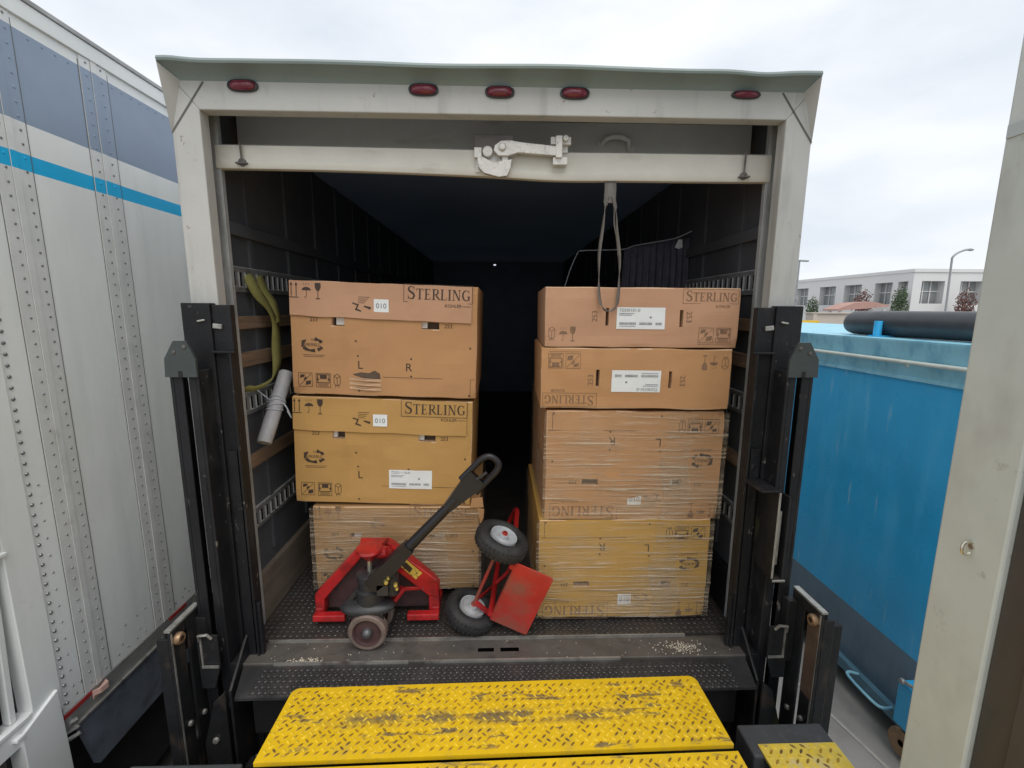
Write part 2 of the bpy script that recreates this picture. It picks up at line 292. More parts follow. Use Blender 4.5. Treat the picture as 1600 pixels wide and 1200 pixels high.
# ------------------------------------------------------------ ground and dock
GZ = -1.25
g = MB(); g.add([(-400, -100, GZ), (400, -100, GZ), (400, 600, GZ), (-400, 600, GZ)], [(0, 1, 2, 3)])
struct(g.build('ground', conc))
g = MB()
for (a, b) in (((2.22, 1.3, 0), (2.62, -.6, 0)), ((2.9, .75, 0), (2.94, .45, 0))):
    a, b = V(a), V(b); s_ = (b-a).cross(V((0, 0, 1))).normalized()*.012
    g.add([(p.x, p.y, GZ+.004) for p in (a-s_, b-s_, b+s_, a+s_)], [(0, 1, 2, 3)])
struct(g.build('ground_joint', joint))
g = MB(); g.box(-4, -.95, -4, -.66, -1.249, -.07); g.box(.95, 1.2, -4, -.66, -1.249, -.07); g.box(-.95, .95, -4, -2.2, -1.249, -.07); g.box(-.95, .95, -1.1, -.75, -1.249, -.25)
struct(g.build('dock_floor', conc))

# ------------------------------------------------------------ box truck
truck = thing('box_truck', 'white box truck at the dock with its rear roll door open', 'truck', (0, 0, GZ))
# cargo shell: outer skin, inner liner, bulkhead with one pinhole
b = MB()
YE = 6.6
b.box(-1.25, -1.235, .06, YE+.1, -.12, 2.44, 0); b.box(1.235, 1.25, .06, YE+.1, -.12, 2.44, 0)
b.box(-1.25, -1.19, .1, YE+.1, 2.44, 2.455, 0); b.box(1.19, 1.25, .1, YE+.1, 2.44, 2.455, 0); b.box(-1.19, 1.19, YE+.021, YE+.1, 2.41, 2.455, 0)
b.build('cargo_skin', cream, truck)
b = MB()
b.box(-1.20, -1.19, .16, YE, 0, 2.40, 0); b.box(1.19, 1.20, .16, YE, 0, 2.40, 0)
y = .35
while y < YE:                                     # vertical liner battens
    for s in (-1, 1): b.box(min(s*1.19, s*1.178), max(s*1.19, s*1.178), y, y+.03, .3, 2.40, 0)
    y += .406
b.build('interior_wall', inwall, truck)
b = MB(); b.add([(-1.20, .16, 2.405), (1.20, .16, 2.405), (1.20, YE+.02, 2.405), (-1.20, YE+.02, 2.405)], [(3, 2, 1, 0)])
b.build('interior_roof', roofm, truck)
b = MB(); hx, hz = -.068, 2.35
b.box(-1.20, hx-.022, YE, YE+.02, 0, 2.44); b.box(hx+.022, 1.20, YE, YE+.02, 0, 2.44); b.box(hx-.022, hx+.022, YE, YE+.02, 0, hz-.012); b.box(hx-.022, hx+.022, YE, YE+.02, hz+.012, 2.44)
for x in (-.9, -.6, -.3, .3, .6, .9): b.box(x-.015, x+.015, YE-.012, YE, 0, 2.4)
b.build('bulkhead', inroof, truck)
# floor
b = MB(); b.box(-1.19, 1.19, .035, YE, -.06, 0)
lugs(b, -1.16, 1.16, .04, 1.05, lambda x, y: 0, .030, .021, .007, .0018, 0, 1)
b.build('cargo_floor', [floorm, lugst], truck)
b = MB(); b.box(-1.16, 1.16, -.105, .015, -.14, -.004)
b.box(-1.15, 1.15, .015, .035, -.14, -.012)
for x0, x1 in ((-.095, -.02), (.008, .095)): b.box(x0, x1, -.058, -.034, -.02, -.0025, 1)  # solid black blocks; the shade inside the slots is put into the colour
sill = b.build('rear_sill', [sillm, mat('slot_black', (.002, .002, .002), .9, spec=0)], truck, bevel=.003)
MBs = MB(); MBs.box(-.99, -.4, -.110, -.102, -.02, -.001); MBs.box(-.33, .55, -.110, -.102, -.02, -.0012); MBs.box(-1.08, .9, .028, .036, -.02, .001)
MBs.build('worn_edge', edgem, sill)
# tread plate step in front of the sill, tapered and slightly sloping
b = MB()
zf = lambda x, y: -.012-.10*(-.108-y)
top = [(-1.12, -.112), (1.12, -.112), (1.09, -.258), (-1.075, -.262)]
b.add([(x, y, zf(x, y)) for x, y in top]+[(x, y, zf(x, y)-.012) for x, y in top], [(3, 2, 1, 0), (4, 5, 6, 7), (0, 1, 5, 4), (1, 2, 6, 5), (2, 3, 7, 6), (3, 0, 4, 7)])
for f in range(len(b.f)): b.f[f] = b.f[f]
lugs(b, -1.03, 1.03, -.255, -.12, zf, .026, .02, .0075, .002, 1, 1)
b.build('tread_step', [plate_blk, lugst], truck)
b = MB(); b.box(-1.09, 1.09, -.12, -.09, -.34, -.15); b.box(-1.0, 1.0, -.05, 6.5, -.42, -.15); b.box(-1.12, 1.12, -.17, -.12, -.62, -.46)
for s in (-1, 1): b.box(s*.42-.05, s*.42+.05, -.11, 6.5, -.75, -.42)
b.build('underframe', void, truck)
for s in (-1, 1):
    b = MB()
    for dx in (.72, .94): b.lathe((s*dx-.12, 4.6, GZ+.48), (1, 0, 0), [(.02, 0), (.28, 0), (.46, .02), (.48, .06), (.48, .2), (.46, .24), (.28, .24), (.02, .24)])
    b.build('wheel', rubber, truck, smooth=True)
# rear frame: header and posts with mitre seams
b = MB()
fr = [(-1.25, -.10), (-1.25, 2.42), (1.25, 2.42), (1.25, -.10), (1.14, -.10), (1.14, 2.288), (-1.14, 2.288), (-1.14, -.10)]
for q in ([0, 1, 6, 7], [1, 2, 5, 6], [2, 3, 4, 5]):
    b.prism([(fr[i][0], 0, fr[i][1]) for i in q], (0, .058, 0))
for s in (-1, 1):                                   # mitred corner weld
    a, c = V((s*1.115, -.0012, 2.385)), V((s*1.25, -.0012, 2.205)); n_ = (c-a).cross(V((0, 1, 0))).normalized()*.0035
    b.add([a-n_, a+n_, c+n_, c-n_], [(0, 1, 2, 3)], 1)
# inner jamb return and the steel trim beside the liner
for s in (-1, 1):
    b.box(min(s*1.205, s*1.235), max(s*1.205, s*1.235), .058, .15, 0, 2.40, 2)
frm = b.build('rear_frame', [cream, GR := mat('seam_dark', (.12, .115, .105), .7), blk], truck, bevel=.004)  # dark line tone for weld and panel seams
for s in (-1, 1):
    b = MB(); x0, x1 = sorted((s*1.155, s*1.20)); b.box(x0, x1, .125, .16, 0, 2.36); 
    x0, x1 = sorted((s*1.150, s*1.156)); b.box(x0, x1, .125, .131, 0, 2.3)
    b.build('wall_trim', trimm, truck, bevel=.003)
# roof cap: coved drip lip, slightly dented
prof = [(.0, 2.388), (-.006, 2.396), (-.020, 2.407), (-.040, 2.415), (-.060, 2.419), (-.070, 2.419), (-.073, 2.426), (-.069, 2.435), (-.045, 2.441), (.0, 2.450), (.30, 2.464)]
b = MB(); NX = 80
def capf(u, v):
    i = min(int(v*10+.001), 10); yy, zz = prof[i]; k = max(0, min(1, -yy/.07))
    x = -(1.252-.018*k)+(2.504-.050*k)*u
    dent = k*(.010*math.exp(-((x-1.0)/.10)**2)*-1 + .006*mnoise.noise(V((x*2.2, 0, 0))) + .008*math.exp(-((x+1.2)/.07)**2))
    return (x, yy, zz+dent)
b.sheet(capf, NX, 10)
for s in (-1, 1):                                   # flared side lips
    x = s*1.25
    xe = -1.234 if s < 0 else 1.2195
    b.add([(x, 0, 2.20), (x+s*.002, -.0, 2.388), (xe, -.07, 2.420), (xe, -.066, 2.436), (x+s*.002, .3, 2.464), (x, .3, 2.2)], [(0, 1, 2, 3, 4, 5) if s > 0 else (5, 4, 3, 2, 1, 0)], 1)
    b.add([(x, -.0008, 2.20), (xe, -.07, 2.420), (x-s*.05, -.0008, 2.389)], [(0, 1, 2)], 1)
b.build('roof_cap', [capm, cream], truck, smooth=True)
# marker lights
def marker(x, z, name, parent, nrm=(0, -1, 0), y=0, lens=red_lens, L_=.050, H_=.019):
    mb = MB(); n = 20
    prof2 = [(1.0, 0), (1.0, .006), (.93, .012), (.7, .019), (.35, .023), (.01, .024)]
    ring = lambda k, a: [(x+L_*k*math.copysign(abs(math.cos(2*math.pi*j/n))**.7, math.cos(2*math.pi*j/n)), y-a, z+H_*k*math.copysign(abs(math.sin(2*math.pi*j/n))**.8, math.sin(2*math.pi*j/n))) for j in range(n)]
    vs = [p for k, a in prof2 for p in ring(k, a)]
    mb.add(vs, [(i*n+j, i*n+(j+1) % n, (i+1)*n+(j+1) % n, (i+1)*n+j) for i in range(len(prof2)-1) for j in range(n)])
    mk = mb.build(name, lens, parent, smooth=True)
    mb = MB(); vs = [p for k, a in ((1.14, -.0), (1.14, .008), (1.0, .010)) for p in ring(k, a)]
    mb.add(vs, [(i*n+j, i*n+(j+1) % n, (i+1)*n+(j+1) % n, (i+1)*n+j) for i in range(2) for j in range(n)])
    mb.build('bezel', darkplas, mk, smooth=True)
for x, z in ((-.967, 2.372), (-.287, 2.370), (.005, 2.367), (.295, 2.368)): marker(x, z, 'marker_light', truck)
marker(.967, 2.374, 'marker_light', truck, H_=.013)
# roll door: bottom panel hanging below the header, curling back above
b = MB()
def dz(x): return -.012*(x/1.165)-.006*math.sin(x*2.6+.4)-.007*math.exp(-((x-.25)/.22)**2)
pf = [(.150, 0, 2.098), (.122, 0, 2.098), (.118, 0, 2.104), (.118, 0, 2.128), (.121, 0, 2.131), (.121, 0, 2.198), (.135, 0, 2.206), (.285, 0, 2.211), (.300, 0, 2.230), (.305, 0, 2.385), (.6, 0, 2.395), (.6, 0, 2.36)]
def dfn(u, v):
    i = min(int(v*(len(pf)-1)+.001), len(pf)-1); yy, _, zz = pf[i]; x = -1.165+2.33*u
    return (x, yy, zz+(dz(x) if i < 5 else dz(x)*.3))
b.sheet(dfn, 60, len(pf)-1)
lean = lambda mb: [setattr(q, 'y', q.y+max(0, q.z-2.187)*.97) for q in mb.v]
door = b.build('roll_door', [doorm], truck, smooth=True)
b = MB()
for x in (-1.055, 1.045):                           # eye bolts with shafts
    b = MB()
    b.tube([(x, .112, 2.105+dz(x)), (x, .108, 2.205)], .004, 8); b.lathe((x, .119, 2.12+dz(x)), (0, -1, 0), [(.001, 0), (.016, 0), (.016, .008), (.001, .010)], 10)
    b.box(x-.022, x+.022, .100, .118, 2.112+dz(x), 2.118+dz(x)); b.build('guide_bolt', sillm, door)

b = MB()                                            # hasp plate, lever, slotted keeper
b.box(-.10, .06, .108, .112, 2.19, 2.255, 2)
b.box(-.095, .045, .112, .1185, 2.108, 2.235, 0)
b.lathe((-.045, .112, 2.185), (0, -1, 0), [(.001, .022), (.020, .022), (.024, .014), (.024, 0)], 14)
pts = [(-.085, 2.125), (-.06, 2.10), (.0, 2.085), (.035, 2.09), (.05, 2.12), (.055, 2.155), (.03, 2.15), (-.02, 2.14), (-.06, 2.16), (-.088, 2.17)]
b.prism([(x, .088, z) for x, z in pts], (0, .020, 0))
lev = [(-.02, 2.185), (.0, 2.165), (.04, 2.165), (.08, 2.178), (.24, 2.168), (.25, 2.19), (.235, 2.205), (.09, 2.218), (.05, 2.225), (.01, 2.222), (-.015, 2.205)]
b.prism([(x, .078, z) for x, z in lev], (0, .022, 0))
b.lathe((.015, .08, 2.197), (0, -1, 0), [(.001, .012), (.012, .012), (.016, .006), (.016, 0)], 12)
b.box(.225, .285, .085, .112, 2.135, 2.165); b.box(.235, .262, .075, .112, 2.16, 2.245); b.box(.215, .30, .09, .112, 2.215, 2.245); b.lathe((.275, .09, 2.235), (0, -1, 0), [(.001, .02), (.012, .018), (.012, 0)], 10)
b.box(-.1, -.07, .09, .112, 2.16, 2.2); b.box(.015, .04, .09, .112, 2.12, 2.17)
b.box(-.09, .06, .112, .19, 2.19, 2.25, 2); b.box(.225, .29, .112, .17, 2.19, 2.235, 0); b.build('door_lock', [steelw, jblk, sillm], door, bevel=.003)
b = MB(); b.tube([(.435, .119, 2.222), (.445, .09, 2.235), (.47, .082, 2.243), (.51, .082, 2.242), (.54, .09, 2.232), (.55, .119, 2.205)], .011, 10)
b.box(.545, .575, .112, .119, 2.195, 2.215); b.box(.415, .44, .112, .119, 2.212, 2.232)

for q in b.v: q.x = .535+(q.x-.492)*1.08; q.z = 2.286+(q.z-2.22)*1.08; q.y = q.y+.183
b.build('grab_handle', doorm, door, smooth=True)
# pull strap: two bands falling from the door edge and meeting in a loop
def ribbon(mb, pts, wd, side, mi=0, th=.0025):
    pts = [V(p) for p in pts]; k = len(pts); sides = side if isinstance(side, list) else [side]*k
    vs = []
    for p, s in zip(pts, sides):
        s = V(s).normalized()*wd/2; vs += [p-s, p+s]
    mb.add(vs, [(2*i, 2*i+1, 2*i+3, 2*i+2) for i in range(k-1)], mi)
def smoothpath(pts, n=6):
    pts = [V(p) for p in pts]; o = []
    for i in range(len(pts)-1):
        p0, p1, p2, p3 = pts[max(i-1, 0)], pts[i], pts[i+1], pts[min(i+2, len(pts)-1)]
        for k in range(n):
            t = k/n; o.append(.5*((2*p1)+(p2-p0)*t+(2*p0-5*p1+4*p2-p3)*t*t+(3*p1-p0-3*p2+p3)*t**3))
    return o+[pts[-1]]
b = MB()
ribbon(b, smoothpath([(.478, .135, 2.10), (.478, .125, 2.06), (.474, .11, 2.02), (.470, .1, 1.99)]), .050, (1, 0, 0))
lp = smoothpath([(.462, .1, 2.02), (.452, .1, 1.96), (.444, .098, 1.88), (.434, .098, 1.78), (.436, .098, 1.68), (.441, .098, 1.60), (.452, .094, 1.56), (.474, .092, 1.538), (.497, .092, 1.540), (.517, .094, 1.562), (.524, .098, 1.61), (.525, .098, 1.69), (.521, .098, 1.78), (.505, .098, 1.88), (.500, .1, 1.95), (.486, .1, 2.02)])
sd_ = []
for i, p in enumerate(lp):
    t = i/(len(lp)-1); sd_.append(V((.75*math.cos(t*math.pi*6), .6+.3*math.sin(t*9), .0)) if .05 < t < .95 else V((1, .2, 0)))
ribbon(b, lp, .016, sd_)
lp2 = smoothpath([(.490, .104, 2.02), (.495, .104, 1.96), (.497, .103, 1.9), (.512, .104, 1.84), (.520, .104, 1.77)])
ribbon(b, lp2, .013, (.6, .7, 0))
b.build('pull_strap', strapg, door, solid=.003, smooth=True)
# cargo tracks along the walls
def etrack(s, z0, z1):
    mb = MB(); x = s*1.176; xb = s*1.189; y0, y1 = .165, 5.2
    pitch = .052; n = int((y1-y0)/pitch); h = z1-z0
    ys = []
    for i in range(n): ys += [y0+i*pitch, y0+i*pitch+.014, y0+i*pitch+.038]
    ys.append(y0+n*pitch); zs = [z0, z0+h*.2, z0+h*.8, z1]
    for i in range(len(ys)-1):
        for j in range(3):
            if i % 3 == 1 and j == 1: continue
            mb.add([(x, ys[i], zs[j]), (x, ys[i+1], zs[j]), (x, ys[i+1], zs[j+1]), (x, ys[i], zs[j+1])], [(0, 1, 2, 3) if s < 0 else (3, 2, 1, 0)])
        if i % 3 == 1: (mb.box(min(x, x-s*.005), max(x, x-s*.005), ys[i]-.004, ys[i], zs[1], zs[2], 1), mb.box(min(x, x-s*.005), max(x, x-s*.005), ys[i]-.004, ys[i+1], zs[1]-.005, zs[1], 1)) if i < 60 else None
    mb.box(min(xb, x), max(xb, x), y0-.003, y0, z0, z1); mb.box(min(xb, x), max(xb, x), y0, y1, z1, z1+.004, 1); mb.box(min(xb, x), max(xb, x), y0, y1, z0-.004, z0)
    mb.add([(xb, y0, z0), (xb, y1, z0), (xb, y1, z1), (xb, y0, z1)], [(0, 1, 2, 3) if s < 0 else (3, 2, 1, 0)], 2)
    return mb.build('cargo_track', [track, trimm, void], truck)
for s in (-1, 1):
    for z0, z1 in ((1.62, 1.725), (1.052, 1.15), (.482, .582)): etrack(s, z0, z1)
    for z0, z1, ye in ((1.447, 1.506, 3.), (1.274, 1.341, 3.), (.788, .853, 3.), (1.862, 1.918, 5)):
        mb = MB(); x0, x1 = sorted((s*1.166, s*1.189)); mb.box(x0, x1, .165, ye, z0, z1); mb.build('wall_slat', inwall if z0 > 1.8 else wood, truck, bevel=.003)
for s in (-1, 1):
    mb = MB(); x0, x1 = sorted((s*1.160, s*1.189)); mb.box(x0, x1, .162, 3, 0, .245); mb.build('kick_board', mat('grey_plywood', (.17, .135, .105), .7, var=.2, vs=5, stretch=(1, .4, 6), dirt=((.07, .06, .05), 9, .5, .75, (1, .5, 1), .7)) if s < 0 else blk, truck, bevel=.002)
# lift-gate columns
def column(s):
    mb = MB()
    def bx(x0, x1, y0, y1, z0, z1, mi=0): a, c = sorted((s*x0, s*x1)); mb.box(a, c, y0, y1, z0, z1, mi)
    bx(1.075, 1.15, -.035, -.002, -.55, 1.555)          # backing plate against the post
    bx(1.15, 1.262, -.045, -.002, -.55, 1.562)
    bx(1.075, 1.085, -.06, -.035, -.5, 1.372)           # inner flange
    bx(1.06, 1.15, -.062, -.035, 1.362, 1.372)          # ledge
    bx(1.095, 1.135, -.05, -.035, -.5, .95)             # stiffener
    bx(1.165, 1.178, -.13, -.045, -.6, 1.30); bx(1.262, 1.276, -.13, -.045, -.6, 1.30)   # channel sides
    bx(1.178, 1.205, -.13, -.122, -.6, 1.30); bx(1.228, 1.262, -.13, -.122, -.6, 1.30)   # lips either side of the slot
    bx(1.06, 1.075, -.05, -.03, -.5, .25)
    c = mb.build('lift_column', blk, truck, bevel=.003)
    mb = MB()
    pts = [(1.163, 1.278), (1.163, 1.345), (1.192, 1.418), (1.240, 1.418), (1.280, 1.350), (1.284, 1.278)]
    mb.prism([(s*x, -.142, z) for x, z in pts], (0, .012, 0))
    mb.lathe((s*1.20, -.142, 1.395), (0, -1, 0), [(.001, .005), (.007, .004), (.008, 0)], 10, 1); mb.lathe((s*1.24, -.142, 1.375), (0, -1, 0), [(.001, .005), (.007, .004), (.008, 0)], 10, 1)
    mb.box(min(s*1.216, s*1.232), max(s*1.216, s*1.232), -.1435, -.142, 1.278, 1.302, 2)
    mb.build('cap_plate', [mat('cap_plate_paint', (.045, .055, .055), .5, var=.15, vs=10), sillm, void], c, bevel=.001)
    mb = MB(); mb.bar((s*1.11, -.04, 1.468), (s*1.145, -.04, 1.472), .012, .02); mb.build('stop_tab', edgem, c, bevel=.003)
    mb = MB(); mb.bar((s*1.17, -.049, 1.495), (s*1.20, -.049, 1.49), .01, .008); mb.build('stop_tab', edgem, c, bevel=.003)
    mb = MB(); mb.tube([(s*1.2165, -.10, -.58), (s*1.2165, -.10, 1.28)], .006, 8); mb.build('lift_cable', MATS['scuffed_bright_steel'], c)
    # inner wing guiding the tread step
    mb = MB()
    mb.prism([(s*1.125, -.02, .12), (s*1.125, -.07, .08), (s*1.125, -.20, -.05), (s*1.125, -.20, -.42), (s*1.125, -.02, -.5)], (s*.012, 0, 0))
    mb.box(min(s*1.137, s*1.165), max(s*1.137, s*1.165), -.13, -.03, -.5, .02)
    mb.build('guide_wing', blk2, c, bevel=.003)
    return c
cols = [column(-1), column(1)]
# runner channel and latch on the right column, latch on the left
b = MB()
b.box(1.145, 1.153, -.19, -.045, .43, .81); b.box(1.19, 1.198, -.19, -.13, .43, .79); b.box(1.145, 1.2, -.20, -.13, .42, .43)
b.tube([(1.172, -.165, .48), (1.172, -.165, .72)], .009, 10, 1); b.box(1.07, 1.153, -.19, -.045, .81, .818); b.box(1.1445, 1.1535, -.194, -.190, .43, .81, 1); b.box(1.145, 1.2, -.204, -.2, .42, .43, 1)
b.build('runner_bracket', [blk2, edgem], cols[1], bevel=.002)
def lift_arm(s):
    zt = .285 if s < 0 else .352
    yn, yf = (-.275, -.095) if s < 0 else (-.315, -.135)
    mb = MB()
    def plate(x, y0, y1, zt0, zt1, zb, th=.012, mi=0):
        mb.prism([(s*x, y0, zt0), (s*x, y1, zt1), (s*x, y1, zb), (s*x, y0, zb)], (s*th, 0, 0), mi)
    sl = yn+.085                                     # slit between the two vertical bars of the arm
    plate(1.288, yn, sl-.012, zt, zt, -.75); plate(1.288, sl+.012, yf, zt, zt, -.75)
    mb.box(min(s*1.288, s*1.300), max(s*1.288, s*1.300), sl-.012, sl+.012, zt-.05, zt); mb.box(min(s*1.288, s*1.300), max(s*1.288, s*1.300), sl-.012, sl+.012, -.75, -.28)
    plate(1.310, yn+.01, yf, zt+.006, zt+.006, zt-.16)
    mb.box(min(s*1.300, s*1.345), max(s*1.300, s*1.345), yn, yn+.012, -.75, zt-.03)              # outer return
    if s > 0: mb.box(1.365, 1.405, -.285, -.245, -.75, .275); mb.box(1.345, 1.365, -.28, -.25, -.3, -.1)
    mb.box(min(s*1.245, s*1.288), max(s*1.245, s*1.288), yf-.04, yf, zt-.33, zt-.04)
    mb.prism([(s*1.17, -.185, .20), (s*1.255, -.185, .20), (s*1.255, -.185, -.05), (s*1.20, -.185, -.05), (s*1.17, -.185, .05)], (0, .01, 0))
    mb.prism([(s*1.15, -.205, -.05), (s*1.20, -.205, -.10), (s*1.255, -.205, -.30), (s*1.255, -.205, -.6), (s*1.15, -.205, -.6)], (0, .012, 0))
    o = mb.build('lift_arm', [blk2], truck, bevel=.003)
    mb = MB()
    mb.lathe((s*1.288, yn+.035, zt-.05), (-s, 0, 0), [(.010, .020), (.020, .020), (.024, .012), (.024, 0)], 16); mb.build('pivot_bolt', mat('rusty_bolt', (.30, .19, .11), .42, metal=.4, var=.35, vs=40), o, smooth=True)
    for c3, ax, r3 in (((s*1.288, yn+.045, -.17), (-s, 0, 0), .012), ((s*1.288, yf-.05, -.2), (-s, 0, 0), .012), ((s*1.205, -.206, -.28), (0, -1, 0), .014)):
        q3 = MB(); q3.lathe(c3, ax, [(.001, .011), (r3*.85, .010), (r3, 0)], 8); q3.build('bolt', edgem, o)
    mb = MB()
    mb.tube([(s*1.19, -.19, .19), (s*1.20, -.20, .215), (s*1.235, -.20, .21), (s*1.24, -.19, .18)], .006, 8); mb.bar((s*1.235, -.19, .21), (s*1.235, -.19, .06), .006, .006); mb.bar((s*1.17, -.192, .06), (s*1.238, -.192, .06), .006, .010)
    mb.build('latch', edgem, o, smooth=True)
    mb = MB()
    mb.box(min(s*1.2870, s*1.2885), max(s*1.2870, s*1.2885), yn+.002, yn+.010, -.4, zt-.01); mb.box(min(s*1.287, s*1.311), max(s*1.287, s*1.311), yn, yf, zt-.002, zt+.0065)
    mb.build('bright_edge', edgem, o)
    return o
lift_arm(-1); ra = lift_arm(1)
b = MB(); b.box(1.2865, 1.288, -.310, -.245, -.05, .30)
b.build('rust_face', mat('brown_rusty_steel', (.10, .065, .045), .55, var=.3, vs=10, dirt=((.35, .24, .14), 18, .6, .75, (1, 1, .5), .7)), ra)

# ------------------------------------------------------------ dock leveler
lev = thing('dock_leveler', 'bright yellow diamond plate dock leveler with its lip resting on the truck sill', 'dock leveler', (0, -.6, 0))
rot = Matrix.Translation((0, -.42, 0)) @ Matrix.Rotation(R(.85), 4, 'Z') @ Matrix.Translation((0, .42, 0))
ZL = .022
def deckmb(poly, zt, th, x0, x1, y0, y1):
    mb = MB(); n = len(poly)
    mb.add([(x, y, zt(x, y)) for x, y in poly]+[(x, y, zt(x, y)-th) for x, y in poly], [tuple(range(n)), tuple(range(n, 2*n))[::-1]]+[(i, n+i, n+(i+1) % n, (i+1) % n) for i in range(n)], 0)
    def ins(x, y):
        c = False; j = len(poly)-1
        for i in range(len(poly)):
            xi, yi = poly[i]; xj, yj = poly[j]
            if (yi > y) != (yj > y) and x < (xj-xi)*(y-yi)/(yj-yi)+xi: c = not c
            j = i
        return c
    lugs(mb, x0, x1, y0, y1, zt, .033, .0245, .0072, .0028, 1, 2, inside=lambda x, y: ins(x-.012, y) and ins(x+.012, y) and ins(x, y-.010) and ins(x, y+.010))
    mb.v = [rot @ q for q in mb.v]; return mb
lipz = lambda x, y: ZL+(-.27-y)*.03
lp = [(-.828, -.571), (.828, -.571), (.828, -.285), (.824, -.270), (.814, -.260), (.80, -.256), (-.80, -.256), (-.814, -.260), (-.824, -.270), (-.828, -.285)]
m_ = deckmb(lp, lipz, .016, -.82, .82, -.57, -.26)
m_.build('lip', [yel, yel_lug, yel_worn], lev)
dz_ = lambda x, y: .0315
dp = [(-.845, -2.2), (.845, -2.2), (.83, -.595), (-.83, -.595)]
deckmb(dp, dz_, .012, -.83, .83, -1.4, -.594).build('deck', [yel, yel_lug, yel_worn], lev)
b = MB(); b.tube([rot @ V((-.82, -.577, -.012)), rot @ V((.82, -.577, -.012))], .014, 12); b.build('hinge', void, lev)
b = MB(); b.box(-.8, .8, -2.2, -.62, -.16, .015); b.build('deck_frame', void, lev)
# side bumper with a yellow plate, right; bare one on the left
b = MB(); b.box(.93, 1.262, -.53, -.40, -.50, -.055)
dbp = thing('dock_bumper', 'dark rubber dock bumper with a scuffed yellow plate right of the leveler', 'dock bumper', (1.09, -.5, -.5), 'dock bumpers')
b.build('rubber_block', mat('grey_rubber_block', (.055, .058, .062), .7, var=.15, vs=12, dirt=((.12, .12, .12), 25, .55, .8, (1, 1, 1), .5)), dbp, bevel=.008)
b = MB(); b.box(.965, 1.258, -1.0, -.487, -.06, -.050); lugs(b, .97, 1.255, -.62, -.49, lambda x, y: -.05, .037, .027, .0085, .0028, 1, 2); b.build('yellow_plate', [mat('scraped_yellow_plate', (.70, .52, .07), .45, var=.1, vs=8, dirt=((.62, .52, .28), 12, .5, .65, (1, 1, 1), .7), dirt2=((.15, .13, .1), 20, .64, .72, (1, 1, 1), .8)), yel_lug, yel_worn], dbp)
b = MB(); b.box(-1.36, -.95, -.62, -.44, -.55, -.13)
tag(b.build('dock_bumper', MATS['grey_rubber_block'], bevel=.008, loc=(-1.15, -.53, -.55)), 'plain dark rubber dock bumper under the left lift gate arm', 'dock bumper', 'dock bumpers')
# jamb at the right
jm = thing('dock_door_jamb', 'off white dock door jamb with a metal hook and brown track in right foreground', 'door jamb', (1.2, -.85, GZ))
b = MB(); b.box(1.2, 1.62, -.945, -.785, GZ, 3.6); b.build('jamb_panel', jambm, jm, bevel=.006)
b = MB(); b.box(1.197, 1.2, -.95, -.79, 1.945, 1.975); b.build('faint_stripe', mat('faint_blue_stripe', (.45, .50, .51), .6, var=.05), jm)
b = MB(); b.box(1.215, 1.62, -1.30, -.9455, GZ, 3.6); b.box(1.203, 1.225, -1.31, -1.02, GZ, 3.6); b.build('door_track', brown, jm, bevel=.004)
b = MB(); hk = (1.2, -.873, .955); b.lathe(hk, (-1, 0, 0), [(.001, .004), (.007, .004), (.008, 0)], 10)
b.tube(smoothpath([(1.2, -.873, .965), (1.188, -.873, .968), (1.178, -.873, .962), (1.174, -.874, .950), (1.177, -.875, .938), (1.186, -.876, .934), (1.194, -.876, .940)]), .0035, 8); b.build('hook', chrome, jm, smooth=True)

# ------------------------------------------------------------ cartons
def text_polys(s, size, align='LEFT'):
    c = bpy.data.curves.new('t', 'FONT'); c.body = s; c.size = size; c.align_x = align; c.resolution_u = 3
    o = bpy.data.objects.new('t', c); COL.objects.link(o)
    dg = bpy.context.evaluated_depsgraph_get(); e = o.evaluated_get(dg); me = e.to_mesh()
    ps = [[(me.vertices[i].co.x, me.vertices[i].co.y) for i in p.vertices] for p in me.polygons]
    e.to_mesh_clear(); bpy.data.objects.remove(o); bpy.data.curves.remove(c); return ps
def stroke(pts, wd):
    ws = wd if isinstance(wd, list) else [wd]*len(pts); q = []; P = [V((x, y)) for x, y in pts]; Ls, Rs = [], []
    for i, p in enumerate(P):
        d = P[min(i+1, len(P)-1)]-P[max(i-1, 0)]; d.normalize(); n_ = V((-d.y, d.x))*ws[i]/2; Ls.append(p+n_); Rs.append(p-n_)
    for i in range(len(P)-1): q.append([tuple(Rs[i]), tuple(Rs[i+1]), tuple(Ls[i+1]), tuple(Ls[i])])
    return q
def rect(x0, y0, x1, y1): return [(x0, y0), (x1, y0), (x1, y1), (x0, y1)]
def arc(cx, cy, rx, ry, a0, a1, n=14): return [(cx+rx*math.cos(R(a0+(a1-a0)*i/n)), cy+ry*math.sin(R(a0+(a1-a0)*i/n))) for i in range(n+1)]
